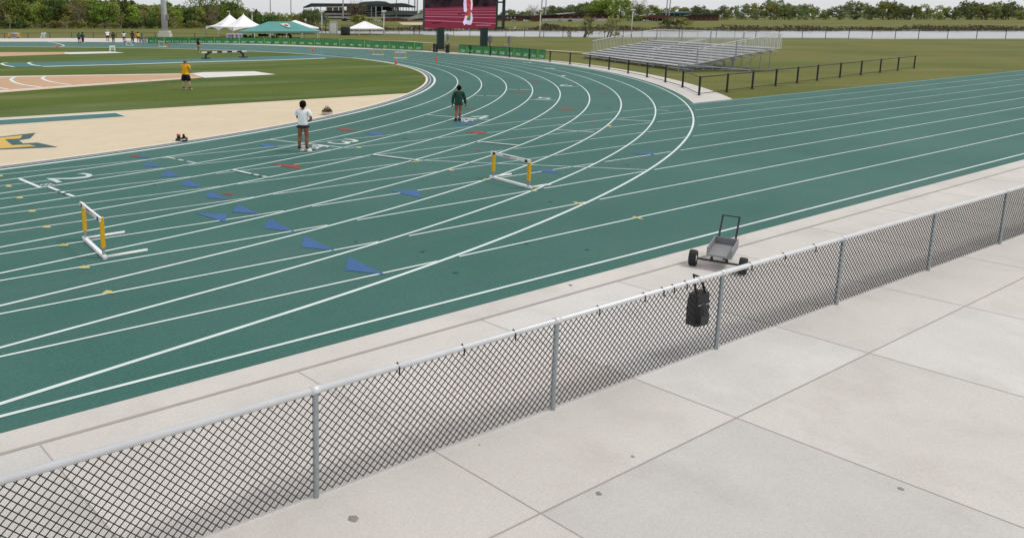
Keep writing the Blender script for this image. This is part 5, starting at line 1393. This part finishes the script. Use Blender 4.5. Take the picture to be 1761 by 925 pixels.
for k, (u, d, vt) in enumerate(((434, 330, 16), (446, 400, 20), (458, 420, 21), (470, 430, 21), (482, 430, 22), (494, 430, 23), (506, 440, 22), (518, 440, 22), (528, 440, 17), (538, 440, 15), (548, 440, 18), (452, 340, 27), (466, 350, 28), (480, 360, 29), (495, 370, 30), (560, 450, 26))):
    plant('far1' if u in (528, 538, 548, 434) else 'far2', u, d, lz(u, vt, d)[1]-terr(lz(u, 40, d)[0], d), 'green rounded bush at the left end of the stadium' if u in (528, 538, 548, 434) else 'olive brown scrub behind the teal tent', GS, .85)
plant('bare', 612, 470, lz(612, -4, 470)[1], 'large bare branched tree in front of the stadium', 'bare trees beyond the river', .9)
plant('bush', 619, 440, lz(619, 26, 440)[1]-terr(5, 440), 'bright green bush under the bare tree at the stadium', GS, 1.2)
plant('bare', 916, 560, lz(916, 7, 560)[1], 'bare tree behind the low brown buildings right of the screen', 'bare trees beyond the river', .8)
plant('bare', 1098, 560, lz(1098, -3, 560)[1], 'sparse bare crowned tree rising behind the bright riverside trees', 'bare trees beyond the river', .9)
GB = 'distant trees along the far skyline'
for u, d, vt, k in [(722, 760, 17, 'far1'), (880, 740, 17, 'far2'), (895, 740, 19, 'far1'), (908, 740, 18, 'far2'), (870, 740, 16, 'far1'), (930, 720, 17, 'far2'), (945, 700, 10, 'far1'), (957, 700, 11, 'far1'), (970, 700, 12, 'far1'), (983, 690, 9, 'far1'), (996, 690, 6, 'far2'), (1009, 680, 4, 'far1'), (1021, 680, 1, 'far1'), (1034, 670, -1, 'far2'),
                    (1140, 780, 14, 'far2'), (1152, 780, 13, 'far2'), (1164, 780, 11, 'far2'), (1177, 780, 13, 'far2'), (1190, 780, 12, 'far1'), (1203, 760, 10, 'far1')]+[(1203+13*j+5*math.sin(j*2.9), 740+30*math.sin(j*1.3), 11+6*math.sin(j*1.7)+6*math.sin(j*.45)+3*math.sin(j*4.1), 'far1' if (j*7) % 5 < 3 else 'far2') for j in range(1, 45)]:
    lb = 'hazy green rounded tree on the far skyline' if k == 'far1' else 'olive brown tree on the far skyline'
    plant(k, u, d, lz(u, vt, d)[1]-.7, lb, GB, 1.1)
for u, d, vt, lab in ((1024, 610, 0, 'leftmost broad bright tree above the white sign disc on the far bank'), (1046, 600, -6, 'broad bright tree left of the lamp post on the far bank'), (1066, 580, -6, 'tallest broad bright tree behind the lamp post on the far bank'), (1098, 575, 9, 'broad yellow green tree right of the lamp post on the far bank'), (1120, 590, 9, 'yellow green tree at the right end of the bright riverside trees'), (1080, 570, 16, 'low bright tree between the big ones behind the lamp post')):
    plant('river', u, d, lz(u, vt, d)[1]-.6, lab, 'bright riverside trees', .95)
GN = 'bushes on the river banks'
for u, d, h, w_, k, lab in ((941, 405, 3.2, 1.0, 'bush2', 'small dark bush at the water edge of the far bank left of the sign'), (952, 405, 2.6, 1.2, 'bush2', 'low dark bush at the far water edge beside another'), (1140, 400, 3.4, 1.2, 'bush3', 'brownish bush left of the big one on the far bank'), (1150, 420, 5, 1.3, 'bush2', 'dark bush on the far bank behind the bleacher railing'), (1160, 420, 6.5, 1.2, 'bush3', 'big brownish bush on the far bank'), (1172, 430, 5.4, 1.3, 'bush', 'olive bush right of the big brownish one on the far bank'),
                            (1100, 402, 2.2, 1.3, 'bush3', 'low reddish shrub at the far water edge'), (732, 205, 2.2, .8, 'bush2', 'small dark bush by the water under the screen, left'), (820, 205, 2.2, .8, 'bush3', 'small shrub by the water under the screen, right')):
    plant(k, u, d, h, lab, GN, w_)
plant('lean', 1000, 170, lz(1000, 14, 170)[1]+1.2, 'sparse olive leaning tree in front of the river left of the bleacher', 'leaning trees on the near bank', 1.0, rot=FACE)
plant('lean', 1042, 172, lz(1042, 8, 172)[1]+1.2, 'taller sparse leaning tree in front of the river behind the bleacher', 'leaning trees on the near bank', 1.1, rot=FACE+.3)
plant('lean', 976, 172, 5.5, 'short leaning sapling in front of the river right of the lamp post', 'leaning trees on the near bank', .5, rot=FACE)

# ---------------------------------------------------------------- stadium and buildings beyond the river
DS = 600
def P2(pts, d, t, base): return [((lz(u, v, d)[0]-base[0]), 0, lz(u, v, d)[1]-base[1]) for u, v in pts]
b0 = (lz(618, 36, DS)[0], terr(lz(618, 36, DS)[0], DS))
st = thing('baseball_stadium', 'long dark roofed baseball grandstand with open posts beyond the river', 'stadium', ld(b0[0], DS, b0[1]), FACE)
def fp_(name, pts, m, y0=0.0, dep=1.0, par=None):
    mb = MB(); q = [Vector((p[0], y0, p[2])) for p in P2(pts, DS, st, b0)]; mb.prism(q, (0, dep, 0)); return mb.build(name, m, par or st)
r1 = fp_('roof', [(521, 12.8), (535, 6.2), (645, 6.8), (645, 11.4), (535, 12), (522, 14)], 'stadium_roof', 0, 22)
fp_('roof', [(640, 8), (690, 5.9), (697, 6.6), (715.5, 12.2), (714.5, 13.4), (692, 12.6), (640, 12.4)], 'stadium_roof', -1, 22)
fp_('roof', [(612, 8), (624, 3.4), (650, 2.2), (663, 3), (673, 7), (660, 8)], 'stadium_green', 4, 22)
fp_('dark_interior', [(596, 11.4), (672, 11.8), (672, 29), (596, 30)], 'stadium_dark', 6, 14)  # near-black block painted in for the shaded interior under the roof
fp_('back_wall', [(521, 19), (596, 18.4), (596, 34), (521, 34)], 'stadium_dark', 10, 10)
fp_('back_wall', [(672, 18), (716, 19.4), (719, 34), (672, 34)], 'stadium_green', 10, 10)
for x0_, x1_ in ((561.5, 571), (572.5, 581), (582.5, 592)): fp_('wall_panel', [(x0_, 12.6), (x1_, 12.6), (x1_, 19), (x0_, 19)], 'stadium_tan', 8, .6)
for x0_, x1_, m_ in ((671.5, 678, 'brick'), (675, 679, 'stadium_tan'), (680, 687, 'stadium_tan')): fp_('wall_panel', [(x0_, 13), (x1_, 13), (x1_, 18.6), (x0_, 18.6)], m_, 5.4 if m_ == 'stadium_tan' else 6.2, .5)
def rp(x, v0=12.4, v1=34, m_='stadium_roof', w_=.9, y=1): fp_('roof_post', [(x-w_/2, v0), (x+w_/2, v0), (x+w_/2, v1), (x-w_/2, v1)], m_, y, .5)
for x in (522, 531, 541, 551, 561, 571.5, 581.5): rp(x, 12, 24)
for x in (679.5, 688.5, 693.5, 699, 703.5, 709, 714): rp(x, 12, 22)
for x, w_ in ((638.5, .8), (646, 1.6), (656.3, 1.2)): rp(x, 12, 35, 'pole_grey', w_, -6)
for v, x0_, x1_ in ((14, 628, 646), (17.6, 630, 646), (20.6, 646, 657), (22.2, 628, 650), (26, 632, 660)): fp_('rail', [(x0_, v), (x1_, v), (x1_, v+.5), (x0_, v+.5)], 'pole_grey', 3, .3)
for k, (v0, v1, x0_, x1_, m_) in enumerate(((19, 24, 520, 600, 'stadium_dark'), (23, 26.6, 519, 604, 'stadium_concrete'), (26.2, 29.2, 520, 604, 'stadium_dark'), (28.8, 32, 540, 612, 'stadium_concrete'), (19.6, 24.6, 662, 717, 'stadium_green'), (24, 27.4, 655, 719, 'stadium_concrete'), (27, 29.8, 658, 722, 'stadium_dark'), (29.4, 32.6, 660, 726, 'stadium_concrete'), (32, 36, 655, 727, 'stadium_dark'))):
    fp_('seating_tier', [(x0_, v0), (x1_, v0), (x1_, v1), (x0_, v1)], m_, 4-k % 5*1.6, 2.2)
fp_('seating_tier', [(692, 33), (727, 24), (727, 31), (700, 36)], 'stadium_concrete', -4.5, 1)
for k in range(16): rp(690+k*2.3, 30.6, 33.6, 'pale_wall', .5, -5)
fp_('outfield_wall', [(500, 31.2), (562, 31), (562, 35.6), (500, 35.6)], 'brick', -6, 1)
fp_('outfield_wall', [(588, 33), (640, 33), (640, 37), (588, 37)], 'stadium_dark', -6.4, 1)
fp_('outfield_wall', [(655, 32.6), (700, 33), (700, 36.6), (655, 36.6)], 'brick', -6.8, 1)
def bld(name, lab, cat, u, d): 
    l = lz(u, 36, d)[0]; z = terr(l, d); t = thing(name, lab, cat, ld(l, d, z), FACE); return t, (l, z), d
def pr(t, b, d, name, pts, m, y0=0.0, dep=4.0, par=None):
    mb = MB(); mb.prism([Vector((lz(u, v, d)[0]-b[0], y0, lz(u, v, d)[1]-b[1])) for u, v in pts], (0, dep, 0)); return mb.build(name, m, par or t)
t, b, d = bld('low_building', 'long low dark brown building with small white windows right of the screen frame', 'building', 895, 575)
pr(t, b, d, 'wall', [(852, 29), (930, 29), (930, 36.6), (852, 36.6)], 'rust', 0, 12)
pr(t, b, d, 'roof', [(850, 27.2), (931, 27.4), (931, 29.4), (850, 29.2)], 'stadium_roof', -1, 14)
for x in (866, 871.5, 877.5, 884): pr(t, b, d, 'window', [(x, 29.8), (x+2.6, 29.8), (x+2.6, 32.2), (x, 32.2)], 'lamp_white', -.2, .3)
pr(t, b, d, 'door', [(905, 30), (910, 30), (910, 36.4), (905, 36.4)], 'stadium_dark', -.2, .3)
t, b, d = bld('brick_shed', 'small reddish brown shed on posts standing before the low buildings', 'shed', 920, 540)
pr(t, b, d, 'wall', [(917, 33), (926, 33), (926, 38), (917, 38)], 'brick', 0, 3); pr(t, b, d, 'roof', [(916, 31.8), (927.5, 31.8), (926.5, 33.2), (917, 33.2)], 'rust', -.5, 4)
for x in (917.4, 921, 925): pr(t, b, d, 'post', [(x, 38), (x+1.2, 38), (x+1.2, 46), (x, 46)], 'stadium_dark', .5, .6)
t, b, d = bld('red_grandstand', 'dark red grandstand with a pale slanting roof behind the white wall', 'building', 1000, 590)
pr(t, b, d, 'wall', [(932, 28), (1062, 25), (1062, 36), (932, 36)], 'rust', 2, 10)
pr(t, b, d, 'roof', [(956, 24.4), (986, 22.2), (990, 23), (958, 26)], 'pale_wall', -2, 12)
pr(t, b, d, 'roof', [(930, 27), (960, 24.6), (1000, 20.8), (1064, 19.4), (1064, 21.6), (1000, 23), (960, 27), (930, 29)], 'stadium_dark', -1, 13)
for k in range(13): x = 960+k*8; pr(t, b, d, 'column', [(x, 22.4), (x+1, 22.4), (x+1, 35), (x, 35)], 'brick', -1.2, .5)
for k in range(6): x = 966+k*14; pr(t, b, d, 'window', [(x, 29.6), (x+4, 29.6), (x+4, 31.4), (x, 31.4)], 'stadium_concrete', 1.8, .3)
tw = thing('white_wall', 'long pale grey wall at the foot of the dark red grandstand', 'wall', ld(lz(1000, 37, 560)[0], 560, terr(lz(1000, 37, 560)[0], 560)), FACE)
mb = MB(); hh = lz(1000, 32.8, 560)[1]-terr(lz(1000, 37, 560)[0], 560); xa = lz(932, 37, 560)[0]-lz(1000, 37, 560)[0]; xb = lz(1060, 37, 560)[0]-lz(1000, 37, 560)[0]
mb.box(xa, xb, 0, .4, 0, hh); mb.build('wall_panel', 'pale_wall', tw)
mb = MB(); mb.box(xa-.1, xb+.1, -.1, .5, hh, hh+.15); mb.build('coping', 'pole_grey', tw)
t, b, d = bld('teal_roofed_building', 'teal roofed building behind two pale masts at the right', 'building', 1160, 620)
pr(t, b, d, 'wall', [(1136, 23), (1184, 23), (1184, 36), (1136, 36)], 'stadium_dark', 0, 10); pr(t, b, d, 'roof', [(1135, 21), (1185, 20), (1185, 23.4), (1135, 23.4)], 'steel_blue', -1, 12)
for k in range(9): x = 1138+k*5; pr(t, b, d, 'window', [(x, 24.6), (x+3, 24.6), (x+3, 29), (x, 29)], 'glass_dark' if k % 2 else 'stadium_green', -.2, .3)
t, b, d = bld('brown_pavilion', 'long brown pavilion with open posts beneath the bright riverside trees', 'building', 1120, 585)
pr(t, b, d, 'roof', [(1090, 29.6), (1128, 26.4), (1150, 27), (1172, 32), (1172, 33.4), (1090, 32)], 'rust', -1, 10)
pr(t, b, d, 'wall', [(1092, 31), (1170, 32), (1170, 36.8), (1092, 36.8)], 'stadium_dark', 3, 5)
for k in range(9): x = 1094+k*9; pr(t, b, d, 'post', [(x, 31), (x+.8, 31), (x+.8, 37.4), (x, 37.4)], 'pale_wall', -.6, .4)
t, b, d = bld('brick_pavilion', 'brown brick pavilion at the right edge of the photograph beyond the river', 'building', 1200, 600)
pr(t, b, d, 'wall', [(1182, 28), (1236, 28), (1236, 36.6), (1182, 36.6)], 'rust', 0, 9); pr(t, b, d, 'roof', [(1180, 28.4), (1190, 25.4), (1230, 25.4), (1238, 28.4)], 'stadium_dark', -1, 11)
for k in range(6): x = 1185+k*8; pr(t, b, d, 'window', [(x, 30.4), (x+3, 30.4), (x+3, 33.4), (x, 33.4)], 'glass_dark', -.2, .3)
# cars and small signs on the far bank
def car(u, v, wpx, m, lab, d=525):
    l = lz(u, v, d)[0]; z = terr(l, d); t = thing('parked_car', lab, 'car', ld(l, d, z), FACE, 'cars and vans parked beyond the river'); s = d/FOC; hw = wpx*s/2; k = hw/2.2
    mb = MB(); mb.prism([(-2.2*k, -.9, .35), (2.2*k, -.9, .35), (2.2*k, -.9, .95), (1.5*k, -.9, 1.0), (.9*k, -.9, 1.5), (-1.5*k, -.9, 1.5), (-2.1*k, -.9, 1.0)], (0, 1.8, 0)); mb.build('body', m, t)
    mb = MB(); mb.prism([(-1.75*k, -.92, 1.02), (1.25*k, -.92, 1.02), (.8*k, -.92, 1.42), (-1.45*k, -.92, 1.42)], (0, .01, 0)); mb.build('window', 'glass_dark', t)
    for x in (-1.35*k, 1.35*k): mb = MB(); mb.tube([(x, -.95, .34), (x, -.7, .34)], .34, 12); mb.build('wheel', 'rubber', t)
for a in ((905, 38, 9, 'car_white', 'white van parked on the far grass left of the shed'), (943, 38, 7, 'car_white', 'white car parked before the pale wall, left of two'), (962, 38, 8, 'car_silver', 'silver car parked before the pale wall, right of two'),
          (884, 37, 8, 'car_silver', 'silver car parked before the low dark building'), (651, 36, 11, 'car_white', 'white car parked below the stadium columns'), (641, 36.4, 6, 'car_silver', 'small silver car at the left of the white stadium car'), (675, 36, 8, 'car_red', 'red car parked below the right wing of the stadium'), (600, 37, 7, 'car_silver', 'grey car parked under the bare stadium tree'),
          (1112, 38, 12, 'car_silver', 'long silver car under the brown pavilion'), (1090, 38, 9, 'car_dark', 'dark car under the bright trees left of the long silver car'), (1130, 38, 8, 'car_dark', 'dark car at the right of the long silver car'), (980, 38, 7, 'car_dark', 'small dark car before the middle of the pale wall'), (538, 37, 7, 'car_white', 'pale car parked below the left wing of the stadium')):
    car(*a)
def disc_sign(u, v, r, d, m, lab, sq=False):
    l, z = lz(u, v, d); z0 = terr(l, d); t = thing('sign_board', lab, 'sign', ld(l, d, z0), FACE); s = d/FOC
    mb = MB(); mb.tube([(0, 0, 0), (0, 0, z-z0)], .10, 6); mb.build('post', 'pole_grey', t)
    mb = MB()
    if sq: mb.box(-r*s, r*s, -.18, -.1, z-z0-r*1.4*s, z-z0+r*1.4*s)
    else: mb.tube([(0, -.18, z-z0), (0, -.1, z-z0)], r*s, 20)
    mb.build('panel', m, t)
disc_sign(1009, 36, 2.5, 430, 'white', 'round white sign disc on the far bank left of the big trees')
disc_sign(525.5, 34.5, 1.8, 430, 'white', 'small round white sign above the teal tent')
disc_sign(558, 33.5, 2.3, 440, 'sign_blue', 'small blue sign board beside the lamp post right of the teal tent', True)
disc_sign(885.5, 48.5, 1.5, 408, 'white', 'small pale sign at the far water edge right of the screen', True)
# sandy cut on the far bank below the stadium
mb = MB(); pts = [(689, 39.6), (727, 38.2), (760, 38.6), (760, 43), (705, 42.6)]
mb.poly([dp(u, v, 470+(43-v)*9)+Vector((0, 0, .0)) for u, v in pts])
q = MB(); dd = [(452, .9), (500, 1.0), (500, 1.0), (452, .9)]
la, lb_ = lz(690, 40, 470)[0], lz(800, 40, 470)[0]
q.v = []; n_ = 8
for i in range(n_+1):
    for j in range(n_+1):
        l = la+(lb_-la)*j/n_; d_ = 448+46*i/n_+(8*(1-j/n_)); q.v.append(tuple(ld(l, d_, terr(l, d_)+.05)))
for i in range(n_):
    for j in range(n_): k = i*(n_+1)+j; q.f.append([k, k+1, k+n_+2, k+n_+1]); q.mi.append(0)
struct('sand_path', q, 'sand')

# brushy far edge of the water
q = MB(); n_ = 60
for i in range(n_+1):
    l = -26+(700)*i/n_; w_ = 2.5*math.sin(i*1.3)
    q.v.append(tuple(ld(l, 342+w_, RIV-.2))); q.v.append(tuple(ld(l, 353+w_, -2.0))); q.v.append(tuple(ld(l, 372+2*w_, terr(l, 372)+.15)))
for i in range(n_):
    for j in (0, 1): k = i*3+j; q.f.append([k, k+3, k+4, k+1]); q.mi.append(0)
struct('river_bank', q, 'bank_rock')
q = MB(); rnd = random.Random(21)
for k in range(24000):
    l = rnd.uniform(-20, 420); d = rnd.uniform(347, 376); z = terr(l, d)+.2+rnd.random()**1.5*(2.0+.9*math.sin(l*.21)+.5*math.sin(l*.07)); p = ld(l, d, z)
    a = Vector((rnd.gauss(0, 1), rnd.gauss(0, 1), rnd.gauss(0, .8))).normalized(); b = a.orthogonal().normalized(); c2 = a.cross(b); s_ = rnd.uniform(.35, .8)
    q.add([p-b*s_, p+c2*s_*.5, p+b*s_, p-c2*s_*.5], [(0, 1, 2, 3)])
tag(q.build('bank_scrub', 'leaf_bank'), 'brownish scrub growing along the far water edge', 'scrub', kind='stuff')
